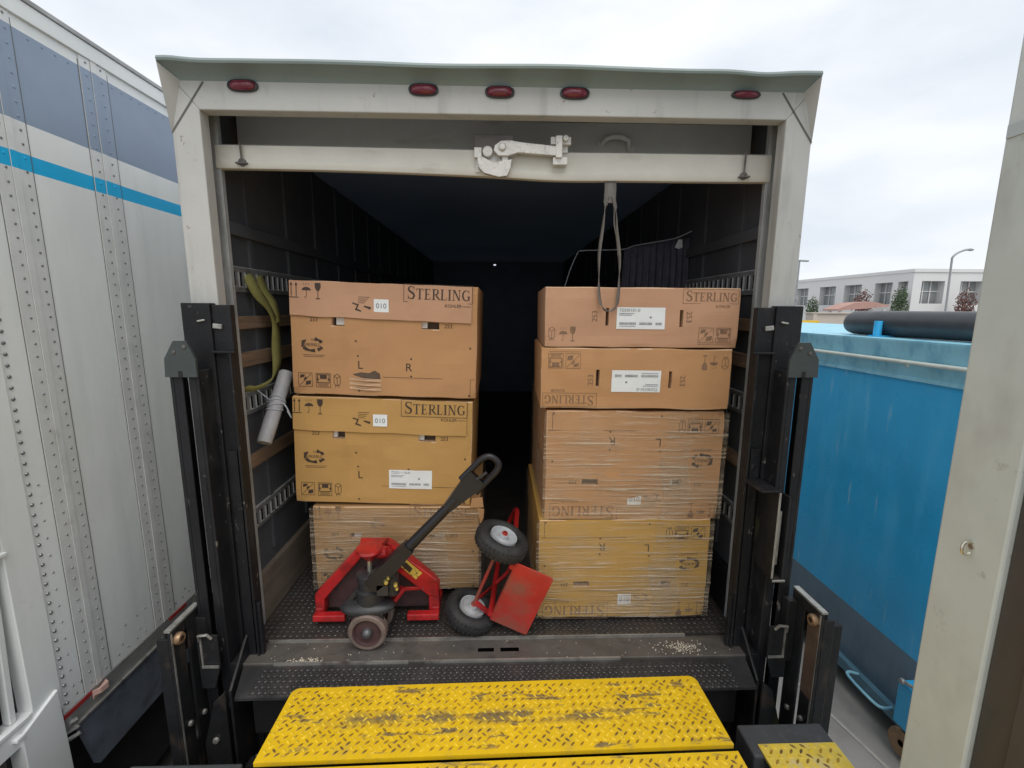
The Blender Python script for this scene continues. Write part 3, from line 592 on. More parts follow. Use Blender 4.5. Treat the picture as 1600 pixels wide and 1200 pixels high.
def serif_word(word, h):
    """Roman capitals, drawn stroke by stroke; returns polygons and width"""
    T, t, sf = .15, .055, .05; o = []; x = 0
    def add(ps, k, dx): 
        for p in ps: o.append([(dx+u*k, v*k) for u, v in p])
    for i, ch in enumerate(word):
        k = h*(1.0 if i else 1.22)
        if ch == 'S':
            wdt = .60; pts = arc(.30, .74, .23, .225, 35, 200, 10)+arc(.29, .26, .25, .235, 70, -150, 14)
            pts = [(.52, .80), (.44, .93), (.30, .97), (.14, .92), (.08, .76), (.16, .62), (.32, .52), (.48, .41), (.53, .25), (.44, .08), (.28, .03), (.12, .09), (.06, .22)]
            g = stroke(pts, [.05, .05, .06, .10, .14, .15, .16, .16, .15, .11, .06, .05, .05])+[rect(.50, .70, .53, .98), rect(.045, .02, .075, .32)]
        elif ch == 'T':
            wdt = .74; g = [rect(.29, 0, .29+T, 1), rect(.03, .94, .70, 1), rect(.03, .76, .065, .94), rect(.665, .76, .70, .94), rect(.19, 0, .54, .045)]
        elif ch == 'E':
            wdt = .66; g = [rect(.09, 0, .09+T, 1), rect(.0, 0, .56, .05), rect(0, .95, .54, 1), rect(.24, .48, .44, .53), rect(.53, .0, .565, .24), rect(.505, .78, .54, 1), rect(.41, .38, .44, .63)]
        elif ch == 'R':
            wdt = .74; g = [rect(.09, 0, .09+T, 1), rect(0, 0, .33, .045), rect(0, .955, .3, 1)]+stroke([(.24, .975), (.42, .975), (.55, .90), (.57, .74), (.52, .58), (.38, .50), (.24, .50)], [.05, .06, .12, .15, .12, .06, .05])+stroke([(.36, .51), (.52, .25), (.72, .02)], [.13, .14, .12])
        elif ch == 'L':
            wdt = .64; g = [rect(.09, 0, .09+T, 1), rect(0, 0, .56, .05), rect(0, .955, .33, 1), rect(.53, 0, .565, .26)]
        elif ch == 'I':
            wdt = .36; g = [rect(.09, 0, .09+T, 1), rect(0, 0, .33, .045), rect(0, .955, .33, 1)]
        elif ch == 'N':
            wdt = .86; g = [rect(.10, 0, .16, 1), rect(.65, 0, .71, 1), rect(0, 0, .27, .045), rect(.54, .955, .82, 1), rect(0, .955, .2, 1)]+[[(.08, 1), (.25, 1), (.73, 0), (.60, 0)]]
        else:  # G
            wdt = .82; g = stroke([(.66, .78), (.55, .93), (.38, .97), (.20, .89), (.09, .68), (.08, .42), (.17, .15), (.36, .03), (.56, .06), (.68, .14)], [.05, .05, .06, .12, .15, .155, .13, .07, .06, .06])+[rect(.58, .08, .72, .42), rect(.50, .39, .78, .43), rect(.63, .72, .665, .98)]
        add(g, k, x); x += (wdt+.06)*k
    return o, x
def shift(ps, dx, dy, rot90=0, sc=1):
    o = []
    for p in ps:
        q = [(u*sc, v*sc) for u, v in p]
        if rot90: q = [(-v, u) for u, v in q] if rot90 > 0 else [(v, -u) for u, v in q]
        o.append([(u+dx, v+dy) for u, v in q])
    return o
def frame_rect(x0, y0, x1, y1, t): return [rect(x0, y0, x1, y0+t), rect(x0, y1-t, x1, y1), rect(x0, y0+t, x0+t, y1-t), rect(x1-t, y0+t, x1, y1-t)]
def ic_arrows(h): # two upright arrows on a bar, width .62h
    g = [rect(0, 0, .62*h, .05*h)]
    for c in (.15, .47): g += [rect((c-.025)*h, .1*h, (c+.025)*h, .9*h), [((c-.09)*h, .8*h), ((c+.09)*h, .8*h), (c*h, 1*h)]]
    return g
def ic_umbrella(h):
    d = arc(.3*h, .5*h, .3*h, .22*h, 0, 180, 10); g = [d]+stroke([(.3*h, .5*h), (.3*h, .1*h), (.24*h, .02*h), (.17*h, .08*h)], .035*h)
    for k in (.08, .25, .42): g += stroke([(k*h, .84*h), ((k+.07)*h, .98*h)], .02*h)
    return g
def ic_glass(h): return [[(.04*h, 1*h), (.40*h, 1*h), (.40*h, .72*h), (.30*h, .52*h), (.14*h, .52*h), (.04*h, .72*h)], rect(.20*h, .06*h, .24*h, .52*h), rect(.08*h, 0, .36*h, .06*h)]
def ic_cube(h):
    P_ = [(.22*h, 1*h), (.44*h, .85*h), (.44*h, .3*h), (.22*h, .12*h), (0, .3*h), (0, .85*h)]; g = []
    for i in range(6): g += stroke([P_[i], P_[(i+1) % 6]], .035*h)
    for i in (1, 3, 5): g += stroke([(.22*h, .68*h), P_[i]], .035*h)
    return g+stroke([(.1*h, 0), (.1*h, .2*h)], .03*h)+stroke([(.34*h, 0), (.34*h, .2*h)], .03*h)
def ic_drop(h):  # no-drop pictogram in a frame
    g = frame_rect(0, 0, 1.0*h, 1.0*h, .03*h)
    g += [[(.12*h, .62*h), (.42*h, .70*h), (.48*h, .88*h), (.16*h, .86*h)], [(.45*h, .40*h), (.62*h, .60*h), (.55*h, .74*h), (.38*h, .58*h)], [(.50*h, .12*h), (.86*h, .18*h), (.90*h, .46*h), (.55*h, .40*h)]]+stroke([(.1*h, .1*h), (.9*h, .9*h)], .03*h)
    return g
def ic_cut(h):
    g = frame_rect(0, 0, 1.0*h, 1.0*h, .03*h)+frame_rect(.08*h, .30*h, .92*h, .92*h, .05*h)
    g += [rect(.28*h, .60*h, .74*h, .86*h), rect(.06*h, .5*h, .2*h, .62*h), rect(.8*h, .5*h, .94*h, .62*h)]+[rect(.15*h, (.08+.07*k)*h, .85*h, (.10+.07*k)*h) for k in range(3)]
    return g
def ic_logo(rw):  # round recycling-type arrow seal with the name across
    h = rw*.62; g = []
    for a0, a1 in ((150, 200), (205, 285), (20, 75), (300, 340)): g += stroke(arc(0, 0, rw*.9, h*.9, a0, a1, 8), [.26*rw+.07*rw*math.sin(i) for i in range(9)])
    g += [[(-1.05*rw, .55*h), (-.55*rw, .75*h), (-.62*rw, .35*h)], [(.55*rw, -.95*h), (1.0*rw, -.55*h), (.5*rw, -.45*h)]]
    tp = text_polys('VIKRELL', rw*.42, 'CENTER'); g += shift(tp, 0, -rw*.15)
    return g+shift(text_polys('THE', rw*.3, 'CENTER'), rw*.15, h*.55)
TXT = {}
def T(s, size, al='LEFT'):
    k = (s, size, al)
    if k not in TXT: TXT[k] = text_polys(s, size, al)
    return TXT[k]
def sterling(x1, y0, hh, boxed=True):
    ps, wd = serif_word('STERLING', hh); x0 = x1-wd
    g = shift(ps, x0, y0)
    if boxed: g += frame_rect(x0-.12*wd*.5, y0-hh*.28, x1+.02*wd, y0+hh*1.42, hh*.045)
    return g, x0, wd

def tall_art(W, H):
    u = lambda px: (px-100)/1345*W; v = lambda py: (940-py)/850*H; A = []   # crop-measured layout
    flap = []
    flap += shift(ic_arrows(.072), u(105), v(215)); flap += shift(ic_umbrella(.07), u(195), v(215)); flap += shift(ic_glass(.075), u(282), v(222))
    g, x0, wd = sterling(u(1395), v(195), .050); flap += g
    flap += shift(T('KOHLER', .021, 'CENTER'), (x0+wd*.72), v(195)-.033); flap += [rect(x0+wd*.86, v(195)-.028, x0+wd, v(195)-.026)]
    for k in range(4): flap += [rect(u(590), v(196+14*k), u(590)+.055-.008*k, v(196+14*k)+.0022)]
    flap += stroke([(u(550), v(240)), (u(590), v(252)), (u(575), v(285)), (u(612), v(298))], [.006, .010, .012, .006])+stroke([(u(632), v(260)), (u(680), v(275))], [.006, .012])
    A += shift(T('253', .026), u(240), v(385)); A += shift(T('253', .026), u(1205), v(402))
    A += shift(ic_logo(.052), u(255), v(560)); A += [rect(u(185), v(640), u(345), v(640)+.002), rect(u(190), v(652), u(330), v(652)+.002)]
    A += shift(T('L', .056), u(575), v(732)); A += shift(T('R', .056), u(922), v(740))
    for px, py in ((568, 522), (580, 635), (965, 645), (1395, 550), (965, 780), (1395, 918), (585, 903)): A += [[(u(px)+.005*math.cos(k), v(py)+.005*math.sin(k)) for k in (0, 1, 2, 3, 4, 5, 6)]]
    A += shift(ic_drop(.068), u(145), v(882)); A += shift(ic_cut(.070), u(273), v(885)); A += shift(ic_cube(.068), u(403), v(885))
    A += [rect(u(760), v(792), u(1430), v(792)+.0018), rect(u(1400), v(925), u(1400)+.0018, v(790))]
    holes = [(u(395), v(412), u(488), v(352)), (u(1040), v(415), u(1168), v(362))]
    return A, flap, holes, v(345)
def short_art(W, H):
    u = lambda px: (px-130)/1400*W; v = lambda py: (540-py)/460*H; A = []
    g, x0, wd = sterling(u(1505), v(178), .038, True); A += g; A += shift(T('KOHLER', .017, 'CENTER'), x0+wd*.72, v(178)-.027)
    for cx, ang in ((u(505), 1), (u(1178), -1)):
        A += shift(T('253', .034, 'CENTER'), cx if ang > 0 else cx-.02, v(300), ang)
    A += shift(ic_cube(.062), u(160), v(495)); A += shift(ic_umbrella(.062), u(235), v(495)); A += shift(ic_glass(.066), u(310), v(497))
    A += shift(ic_drop(.068), u(1240), v(498)); A += shift(ic_cut(.068), u(1366), v(498))
    A += [rect(u(1240), v(512), u(1470), v(512)+.0015)]
    holes = [(u(566), v(372), u(590), v(238)), (u(1098), v(378), u(1124), v(246))]
    return A, [], holes, None
LABELTXT = {'L2': '72331110-0', 'R1': '72330101-0', 'R2': '72330101-0'}
def carton(label, origin, W, H, D, kind, cm, tilt=0, yaw=0, flip=False, seed=1, lab=None, stick=None, torn=False, wrap=False, flap=True, pins=()):
    """front face spans local x 0..W, z 0..H at y = 0; origin = world position of the front lower left corner"""
    t = thing('carton', label, 'carton', origin, 'cartons stacked in the truck')
    t.rotation_euler = (0, R(tilt), R(yaw)); WL[t.name] = V((0, 0, 0))
    so = V((seed*7.3, seed*3.1, 0))
    def disp(x, z):
        e = min(x, W-x, z, H-z); k = max(0, min(1, e/.05))
        return -(.007*mnoise.noise(V((x*3.2, z*4.5, 0))+so)+.003*mnoise.noise(V((x*11, z*14, 2))+so))*k-.004*math.sin(math.pi*x/W)*math.sin(math.pi*z/H)
    art, fl, holes, zf_ = tall_art(W, H) if kind == 'tall' else short_art(W, H)
    if flip:
        fp = lambda ps: [[(W-x, H-z) for x, z in p] for p in ps]
        art = fp(art); fl = fp(fl); holes = [(W-c, H-d, W-a, H-b) for a, b, c, d in holes]
    xs = sorted({0, .004, W-.004, W}|{W*i/26 for i in range(1, 26)}|{c for h in holes for c in (h[0], h[2])})
    zs = sorted({0, .004, H-.004, H}|{H*i/16 for i in range(1, 16)}|{c for h in holes for c in (h[1], h[3])})
    b = MB(); nx, nz = len(xs), len(zs)
    def ed(x, z): return (.003 if (x in (0, W) or z in (0, H)) else 0)+.012*max(0, 1-math.hypot(min(x, W-x), min(z, H-z))/.05)*(.5+mnoise.noise(V((x*9, z*9, 4))+so))+(.004*max(0, mnoise.noise(V((x*8, z*8, 6))+so)) if min(x, W-x, z, H-z) < .006 else 0)
    wob = lambda z: .003*mnoise.noise(V((z*5, 1, 5))+so)
    vs = [(x+(.002 if x == 0 else -.002 if x == W else 0)+(wob(z) if x in (0, W) else 0), disp(x, z)+ed(x, z), z+(.004*mnoise.noise(V((x*6, 0, 9))+so) if z in (0, H) else 0)) for z in zs for x in xs]
    fs, fe = [], []
    for j in range(nz-1):
        for i in range(nx-1):
            cx, cz = (xs[i]+xs[i+1])/2, (zs[j]+zs[j+1])/2
            if any(h[0] < cx < h[2] and h[1] < cz < h[3] for h in holes): continue
            (fe if (j in (0, nz-2) or i in (0, nx-2)) and mnoise.noise(V((cx*7, cz*7, 3))+so) > -.25 else fs).append((j*nx+i, j*nx+i+1, (j+1)*nx+i+1, (j+1)*nx+i))
    b.add(vs, fs, 0); b.f += fe; b.m += [4]*len(fe)
    # sides, top, bottom, back
    ring = [(i, 0) for i in range(nx)]+[(nx-1, j) for j in range(1, nz)]+[(i, nz-1) for i in range(nx-2, -1, -1)]+[(0, j) for j in range(nz-2, 0, -1)]
    fr_ = [V(vs[j*nx+i]) for i, j in ring]; k = len(fr_)
    bk = [V((p.x, D, p.z)) for p in fr_]; md = [p.lerp(q, .02)+V((.002*(1 if p.x > W-.01 else -1 if p.x < .01 else 0), 0, .0)) for p, q in zip(fr_, bk)]
    b.add(fr_+md+bk, [(i, k+i, k+(i+1) % k, (i+1) % k) for i in range(k)]+[(k+i, 2*k+i, 2*k+(i+1) % k, k+(i+1) % k) for i in range(k)]+[tuple(2*k+i for i in range(k))], 0)
    for h in holes:                                   # hand holes: pocket behind the cut
        x0, z0, x1, z1 = h; d = .035
        P_ = [(x0, z0), (x1, z0), (x1, z1), (x0, z1)]
        b.add([(x, disp(x, z), z) for x, z in P_]+[(x, d, z) for x, z in P_], [(0, 4, 5, 1), (1, 5, 6, 2), (2, 6, 7, 3), (3, 7, 4, 0)], 4)
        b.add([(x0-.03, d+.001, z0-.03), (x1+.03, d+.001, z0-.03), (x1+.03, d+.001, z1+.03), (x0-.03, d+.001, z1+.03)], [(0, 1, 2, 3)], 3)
        if kind == 'tall' and not (flip and x0 < W/2):   # a sliver of white foam showing in the cut
            fx0, fx1 = (x0-.001, x0+(x1-x0)*.30) if (rnd.random() < .6 or flip) else (x0+.3*(x1-x0), x1)
            b.box(fx0, fx1, .012, .034, z0+.004, z1, 5)
            b.box(x0-.002, x1+.002, -.0035, .004, z0-.006, z0, 4)
    def put(ps, mi, lift=.0013, bias=0):
        for p in ps: b.add([(x, disp(x, z)-lift-bias, z) for x, z in p], [tuple(range(len(p)))], mi)
    put(art, 1 if kind == 'tall' else 2)
    if kind == 'tall' and (flip or not flap): put(fl, 2)
    if torn:
        u = lambda px: (px-100)/1345*W; v = lambda py: (940-py)/850*H
        b.add([(x, disp(x, z)-.0016, z) for x, z in [(u(540), v(775)), (u(600), v(760)), (u(660), v(764)), (u(700), v(742)), (u(738), v(765)), (u(742), v(805)), (u(650), v(812)), (u(560), v(785))]], [tuple(range(8))], 3)
        for k in range(3):
            z = v(800+35*k); b.add([(u(520), disp(u(520), z)-.003, z), (u(620), -.016, z-.003), (u(750), -.008, z-.005), (u(750), -.004, z-.020), (u(640), -.010, z-.017), (u(515), -.003, z-.013)], [(5, 4, 3, 2, 1, 0)], 4)
    body = b.build('box_body', [cm, ink, inkf, holed, edgec, foam], t)
    fb = 0
    if kind == 'tall' and flap and not flip:          # tucked lid flap, 6 mm proud with a shadow under its edge
        f = MB(); z0, z1 = zf_, H-.001; fo = lambda x, z: disp(x, z)-.004-.005*(1-(z-z0)/(z1-z0))-.002*mnoise.noise(V((x*5, 3, 1))+so)
        x0, x1 = .004, W-.03
        f.sheet(lambda a, c: (x0+(x1-x0)*a, fo(x0+(x1-x0)*a, z0+(z1-z0)*c), z0+(z1-z0)*c+(.004*mnoise.noise(V((a*7, 0, 2))+so) if c == 0 else 0)-(.010*a if c == 0 else 0)), 26, 6, 0)
        f.sheet(lambda a, c: (x0+(x1-x0)*a, fo(x0+(x1-x0)*a, z0)+.0035*c, z0+.004*mnoise.noise(V((a*7, 0, 2))+so)-.010*a), 26, 1, 1)
        for p in fl: f.add([(x, fo(x, z)-.0013, z) for x, z in p], [tuple(range(len(p)))], 2)
        f.build('lid_flap', [card_pink if cm is card_tan else cm, edgec, ink], t)
        fb = .008
    if stick:
        u = lambda px: (px-100)/1345*W; v = lambda py: (940-py)/850*H
        x0, x1, z0, z1 = u(702), u(808), v(300), v(206); d0 = disp((x0+x1)/2, (z0+z1)/2)-fb-.002
        if flip: x0, x1, z0, z1 = W-x1, W-x0, H-z1, H-z0
        s = MB(); s.box(x0, x1, d0-.0015, d0, z0, z1, 0)
        tx = T('010', .034, 'CENTER')
        s.add([], [])
        for p in tx:
            q = [((x0+x1)/2+(a if not flip else -a), (z0+z1)/2+((c-.012) if not flip else -(c-.012))) for a, c in p]; s.add([(x, d0-.0027, z) for x, z in q], [tuple(range(len(q)))], 1)
        s.build('small_sticker', [sticker, inkg], t, bevel=.0005)
    if lab:
        x0, z0, x1, z1, up = lab; s = MB(); lf = lambda x, z: disp(x, z)-.0022
        s.sheet(lambda a, c: (x0+(x1-x0)*a, lf(x0+(x1-x0)*a, z0+(z1-z0)*c), z0+(z1-z0)*c), 8, 5, 0)
        w_, h_ = x1-x0, z1-z0; ps = []
        ps += shift(T(LABELTXT[stick_id(label)], h_*.20), .05*w_, .80*h_)
        for k in range(2): ps.append(rect(.05*w_, (.70-.07*k)*h_, (.36-.05*k)*w_, (.725-.07*k)*h_))
        ps += [[(.70*w_+.05*h_*math.cos(k), .55*h_+.05*h_*math.sin(k)) for k in (0, 1, 2, 3, 4, 5, 6)]]
        xx = .06*w_
        while xx < .92*w_:
            if not (.40*w_ < xx < .46*w_ or .72*w_ < xx < .80*w_): ps.append(rect(xx, .20*h_, xx+.010*w_*(1+rnd.random()*.5), .31*h_))
            xx += w_*.022
        ps.append(rect(.06*w_, .12*h_, .4*w_, .14*h_))
        for p in ps:
            q = [(x0+a, z0+c) if up else (x1-a, z1-c) for a, c in p]; s.add([(x, lf(x, z)-.0012, z) for x, z in q], [tuple(range(len(q)))], 1)
        s.build('shipping_label', [sticker, inkg], t)
    if wrap:
        s = MB()
        def wf(a, c):
            x = -.012+(W+.024)*a; z = .006+(H-.010)*c
            r1 = mnoise.noise(V((x*1.6, z*26+x*2.0, 3))+so); r2 = mnoise.noise(V((x*3, z*60, 8))+so); r3 = mnoise.noise(V((x*5+z*9, z*7, 1))+so)
            r4 = mnoise.noise(V((x*2.2-z*5, z*11+x*3, 6))+so); return (x, -.011-.006*max(0, r1)-.002*r2-.004*r3-.010*max(0, r4-.15), z)
        s.sheet(wf, 40, 70)
        s.sheet(lambda a, c: (-.012-.003*mnoise.noise(V((a*3, c*14, 1))+so), -.010+(D+.01)*a, .006+(H-.01)*c), 6, 30)
        s.sheet(lambda a, c: (W+.012+.003*mnoise.noise(V((a*3, c*14, 4))+so), -.010+(D+.01)*a, .006+(H-.01)*c), 6, 30)
        s.sheet(lambda a, c: (W*(.66+.16*a+.02*math.sin(c*9)), wf((W*(.66+.16*a)+.012)/(W+.024), c)[1]-.002, .006+(H-.01)*c), 6, 70)  # extra film layer, added to read as a vertical glare band
        s.build('stretch_wrap', film, t, smooth='all')
    return t
def stick_id(label): return 'L2' if 'ochre' in label else 'R1' if 'strap' in label else 'R2'
# left stack
carton('plain tan carton topmost in left stack with a torn patch near its base', (-1.004, .30, 1.133), .892, .542, .78, 'tall', card_tan, tilt=1.85, seed=1, stick=True, torn=True)
W2, H2 = .885, .545
ux = lambda px: (px-105)/1320*W2; vz = lambda py: (870-py)/775*H2
carton('ochre carton in the middle of left stack with a white shipping label', (-1.030, .30, .574), W2, H2, .78, 'tall', card_ochre, tilt=2.05, seed=2, stick=True, lab=(ux(808), vz(748), ux(1130), vz(607), True))
carton('film wrapped carton at the bottom of left stack behind the red pallet jack', (-.948, .285, .095), .845, .455, .78, 'tall', card_dull, tilt=.4, seed=3, wrap=True, flap=False)
wrapped = [o for o in bpy.data.objects if o.get('label', '').startswith('film wrapped carton at the bottom of left')][0]
f = MB(); f.prism([(.838, -.012, .452), (.872, -.016, .448), (.868, -.014, .40), (.852, -.012, .365)], (0, .004, 0)); f.prism([(.80, -.004, .452), (.868, -.002, .452), (.862, .0, .505), (.81, .0, .50)], (0, .004, 0))
f.build('torn_flap', [card_tan], wrapped, base=V((0, 0, 0)))
# right stack
W1, H1 = .868, .264
carton('flat carton topmost in right stack with the hanging grey strap loop before it', (.206, .128, 1.379), W1, H1, .62, 'short', card_pink, tilt=.35, yaw=-1.7, seed=4, lab=((645-130)/1400*W1, (395-75)*0+.082, (992-130)/1400*W1, .178, True))
carton('upside down flat carton second from top in right stack, label also upside down', (.190, .125, 1.099), .866, .276, .62, 'short', card_tan, tilt=.45, yaw=-1.7, seed=5, flip=True, lab=((620-110)/1370*.866, .078, (972-110)/1370*.866, .178, False))
carton('upside down tan carton in clear film, third from top in right stack', (.218, .125, .553), .838, .532, .8, 'tall', card_tan, tilt=.6, seed=6, flip=True, wrap=True, stick=True)
carton('golden film wrapped carton at the bottom of right stack beside the hand truck', (.192, .122, .032), .838, .516, .8, 'tall', card_gold, tilt=.3, seed=8, flip=True, wrap=True, stick=True)
b = MB()
for x in (.24, .58, .92): b.box(x, x+.09, .16, .9, .002, .028)
b.box(.2, 1.03, .15, .24, .028, .033)
tag(b.build('skid', MATS['dark_underside'], bevel=.002, loc=(.6, .5, .002)), 'low dark wooden skid under the right carton stack', 'skid')

# ------------------------------------------------------------ pallet jack
JX = -.598
jack = thing('pallet_jack', 'red pallet jack with black tilted handle standing before the left carton stack', 'pallet jack', (JX, .1, 0))
for s in (-1, 1):                                     # forks: heel bar, side link and tine
    b = MB()
    x0, x1 = sorted((JX+s*.135, JX+s*.298)); b.box(x0, x1, .27, 1.2, .080, .092); b.box(x0, x0+.012, .27, 1.2, .035, .080); b.box(x1-.012, x1, .27, 1.2, .035, .080)
    xa, xb = sorted((JX+s*.268, JX+s*.304)); b.box(xa, xb, .14, .27, .035, .085)
    xa, xb = sorted((JX+s*.15, JX+s*.306)); b.box(xa, xb, .105, .142, .036, .070)
    b.build('fork', jred, jack, bevel=.005)
b = MB()                                              # A-shaped bulkhead with a wide right limb
def AF(x, z): return (JX+x, .145, z)
b.prism([AF(-.305, .04), AF(-.305, .155), AF(-.085, .40), AF(-.06, .43), AF(.06, .43), AF(.085, .415), AF(.28, .235), AF(.305, .20), AF(.305, .04), AF(.252, .04), AF(.252, .150), AF(.05, .325), AF(.0, .375), AF(-.045, .375), AF(-.258, .130), AF(-.262, .04)], (0, .05, 0))
b.prism([AF(.085, .415), AF(.298, .238), AF(.302, .145), AF(.25, .155), AF(.045, .335)], (0, -.014, 0))

b.build('bulkhead', jred, jack, bevel=.006)
b = MB(); b.prism([(JX-.26, .200, .05), (JX-.26, .200, .14), (JX-.05, .200, .38), (JX+.05, .200, .38), (JX+.26, .200, .16), (JX+.26, .200, .05)], (0, .01, 0)); b.build('back_plate', hubd, jack)  # red plate darkened, its recess shade put into the colour
b = MB()                                              # rounded crown reaching over the pump
b.lathe((JX+.0, .06, .345), (0, 0, 1), [(.001, .045), (.020, .047), (.032, .062), (.048, .078), (.062, .094), (.058, .106), (.03, .112), (.001, .113)], 24)
b.prism([(JX-.045, .06, .428), (JX+.035, .06, .428), (JX+.066, .15, .432), (JX-.066, .15, .432)], (0, 0, .020))
b.lathe((JX+.052, .075, .418), (.9, -.3, .2), [(.001, -.03), (.026, -.03), (.030, 0), (.026, .035), (.001, .04)], 18)
b.build('crown', jred, jack, smooth=True)
a_ = V((.70, 0, -.714)); c_ = V((JX+.175, .1312, .290))
b = MB(); u_ = V((.72, 0, -.69)); v_ = V((.69, 0, .72)); o_ = V((JX+.098, .1302, .335))
b.add([o_, o_+u_*.135, o_+u_*.135+v_*.046, o_+v_*.046], [(0, 1, 2, 3)], 0); b.add([o_+u_*.015+v_*.008-V((0, .001, 0)), o_+u_*.09+v_*.006-V((0, .001, 0)), o_+u_*.085+v_*.032-V((0, .001, 0)), o_+u_*.04+v_*.036-V((0, .001, 0))], [(0, 1, 2, 3)], 1)
b.build('warning_decal', [warn, ink], jack)
b = MB()
b.lathe((JX, .045, .20), (0, 0, 1), [(.001, .140), (.052, .140), (.060, .135), (.060, .108), (.054, .104), (.054, .066), (.066, .06), (.066, .0), (.001, 0)], 28)
b.box(JX+.04, JX+.12, .0, .09, .25, .33); b.box(JX+.05, JX+.10, -.03, .03, .265, .315); b.lathe((JX+.11, .03, .24), (0, 0, 1), [(.001, .1), (.024, .1), (.028, .05), (.028, 0), (.001, 0)], 16)
b.build('pump', jblk, jack, smooth=True, bevel=.004)
b = MB(); b.lathe((JX-.0, .05, .335), (0, 0, 1), [(.001, .06), (.011, .06), (.011, 0)], 16); b.build('piston', chrome, jack, smooth=True)
b = MB()
for (x, y, z, r) in ((JX+.095, -.035, .335, .011), (JX+.135, -.03, .318, .010), (JX+.14, -.03, .300, .008), (JX+.105, -.035, .355, .007)): b.lathe((x, y, z), (.3, -1, .2), [(.001, .014), (r*.7, .013), (r, .004), (r, -.01)], 12)
b.build('valve_fitting', brass, jack, smooth=True)
b = MB()                                              # dished steer base and fork
b.lathe((JX-.012, .03, .165), (0, 0, 1), [(.001, .045), (.07, .043), (.100, .034), (.124, .022), (.129, .012), (.124, 0), (.07, -.008), (.001, -.01)], 30)
for q in b.v: q.y = .03+(q.y-.03)*.52
b.bar((JX-.1, .03, .20), (JX-.02, .04, .30), .02, .02); b.bar((JX+.06, -.02, .17), (JX+.06, .0, .07), .022, .012); b.bar((JX-.0, .05, .16), (JX-.0, .05, .086), .06, .05)
b.tube([(JX, -.05, .086), (JX, .14, .086)], .014, 12)
b.build('steer_base', jblk, jack, smooth=True)
def jwheel(y0):
    m = MB(); c = (JX, y0, .087)
    m.lathe(c, (0, 1, 0), [(.066, 0), (.080, .0), (.087, .006), (.087, .044), (.080, .05), (.066, .05)], 40); wv = m.build('steer_wheel', poly, jack, smooth=True)
    m = MB(); m.lathe(c, (0, 1, 0), [(.001, .004), (.02, .004), (.024, .012), (.055, .014), (.060, .004), (.068, .002), (.068, .048), (.02, .048), (.001, .048)], 36); m.build('hub', hubd, wv, smooth=True)
    m = MB(); m.lathe(c, (0, 1, 0), [(.001, -.018), (.012, -.016), (.020, -.008), (.024, .0), (.024, .01)], 20); m.build('axle_cap', mat('dull_axle_steel', (.12, .12, .125), .4, metal=.5, var=.2, vs=30), wv, smooth=True)
jwheel(-.045); jwheel(.085)
b = MB()                                              # tie rod link seen red beside the pump
b.bar((JX+.09, .10, .15), (JX+.135, .13, .20), .03, .02); b.bar((JX+.125, .14, .185), (JX+.22, .15, .185), .012, .018); b.build('link_rod', jred, jack, bevel=.003)
h0, h1 = V((JX+.02, .0, .30)), V((-.092, .0, .815)); hd = (h1-h0).normalized()
b = MB()
pn = V((0, 1, 0)).cross(hd).normalized()
def hp(t, o, y=0): return h0+hd*t+pn*o+V((0, y, 0))
Lh = (h1-h0).length
b.prism([hp(-.0, -.034, -.03), hp(.06, -.040, -.03), hp(.26, -.026, -.03), hp(.26, .026, -.03), hp(.05, .036, -.03), hp(.0, .03, -.03)], (0, .06, 0))
b.tube([hp(.2, 0), hp(Lh-.14, 0)], [.026, .021], 14)
b.prism([hp(Lh-.20, -.020, -.018), hp(Lh-.04, -.044, -.018), hp(Lh-.0, -.042, -.018), hp(Lh-.0, .042, -.018), hp(Lh-.04, .044, -.018), hp(Lh-.20, .020, -.018)], (0, .036, 0))
hb = b.build('handle', handm, jack, smooth=True, bevel=.004)
b = MB()
loop = smoothpath([hp(Lh-.06, -.045), hp(Lh+.02, -.044, .0), hp(Lh+.075, -.042, -.004), hp(Lh+.108, -.022, -.006), hp(Lh+.110, .022, -.006), hp(Lh+.078, .042, -.004), hp(Lh+.02, .044, .0), hp(Lh-.06, .045)], 6)
b.tube(loop, .0145, 12); b.build('grip_loop', handm, hb, smooth=True)
b = MB(); b.bar(hp(Lh-.01, .0, -.02), hp(Lh+.05, .010, -.03), .014, .012); b.build('release_lever', darkplas, hb, bevel=.003)

# ------------------------------------------------------------ hand truck lying on its side
hu = V((.35331571, -.12379384, .92727725)); hv = V((.92132957, -.1258483, -.36785056)); hw = V((.1622339, .98429533, .06959074))
uw = V((.085, .99, .065)).normalized()
A0 = V((-.03653316, .04488406, .07888938)); Ltoe, Wtoe = .343, .182
HA, HB = V((-.12350811, .12188445, .10621051)), V((.0285634, .06860203, .50532226))
ht = thing('hand_truck', 'red hand truck lying on its side between the two carton stacks', 'hand truck', (0, .1, 0))
b = MB()
def TP(a, c, d=0): return A0+hu*a+hv*c+hw*d
cr = .007
pts = [TP(0, 0), TP(0, Wtoe-cr), TP(cr, Wtoe), TP(Ltoe-cr, Wtoe), TP(Ltoe, Wtoe-cr), TP(Ltoe, 0)]
b.prism(pts, hw*.007)
b.prism([TP(0, 0), TP(Ltoe, 0), TP(Ltoe, 0, .04), TP(0, 0, .04)], hv*-.006)
b.build('toe_plate', hred, ht, bevel=.002)
b = MB()
for a in (.03, Ltoe-.03):
    p = TP(a, -.012); b.tube([p, p+uw*.3, p+uw*.50], .014, 12)
for t_ in (.22,):
    p, q = TP(.03, -.012)+uw*t_, TP(Ltoe-.03, -.012)+uw*t_; m_ = (p+q)/2+hv*.035
    b.tube(smoothpath([p, p.lerp(m_, .6)+hv*.01, m_, q.lerp(m_, .6)+hv*.01, q], 5), .010, 10)
p, q = TP(.03, -.012)+uw*.50, TP(Ltoe-.03, -.012)+uw*.50
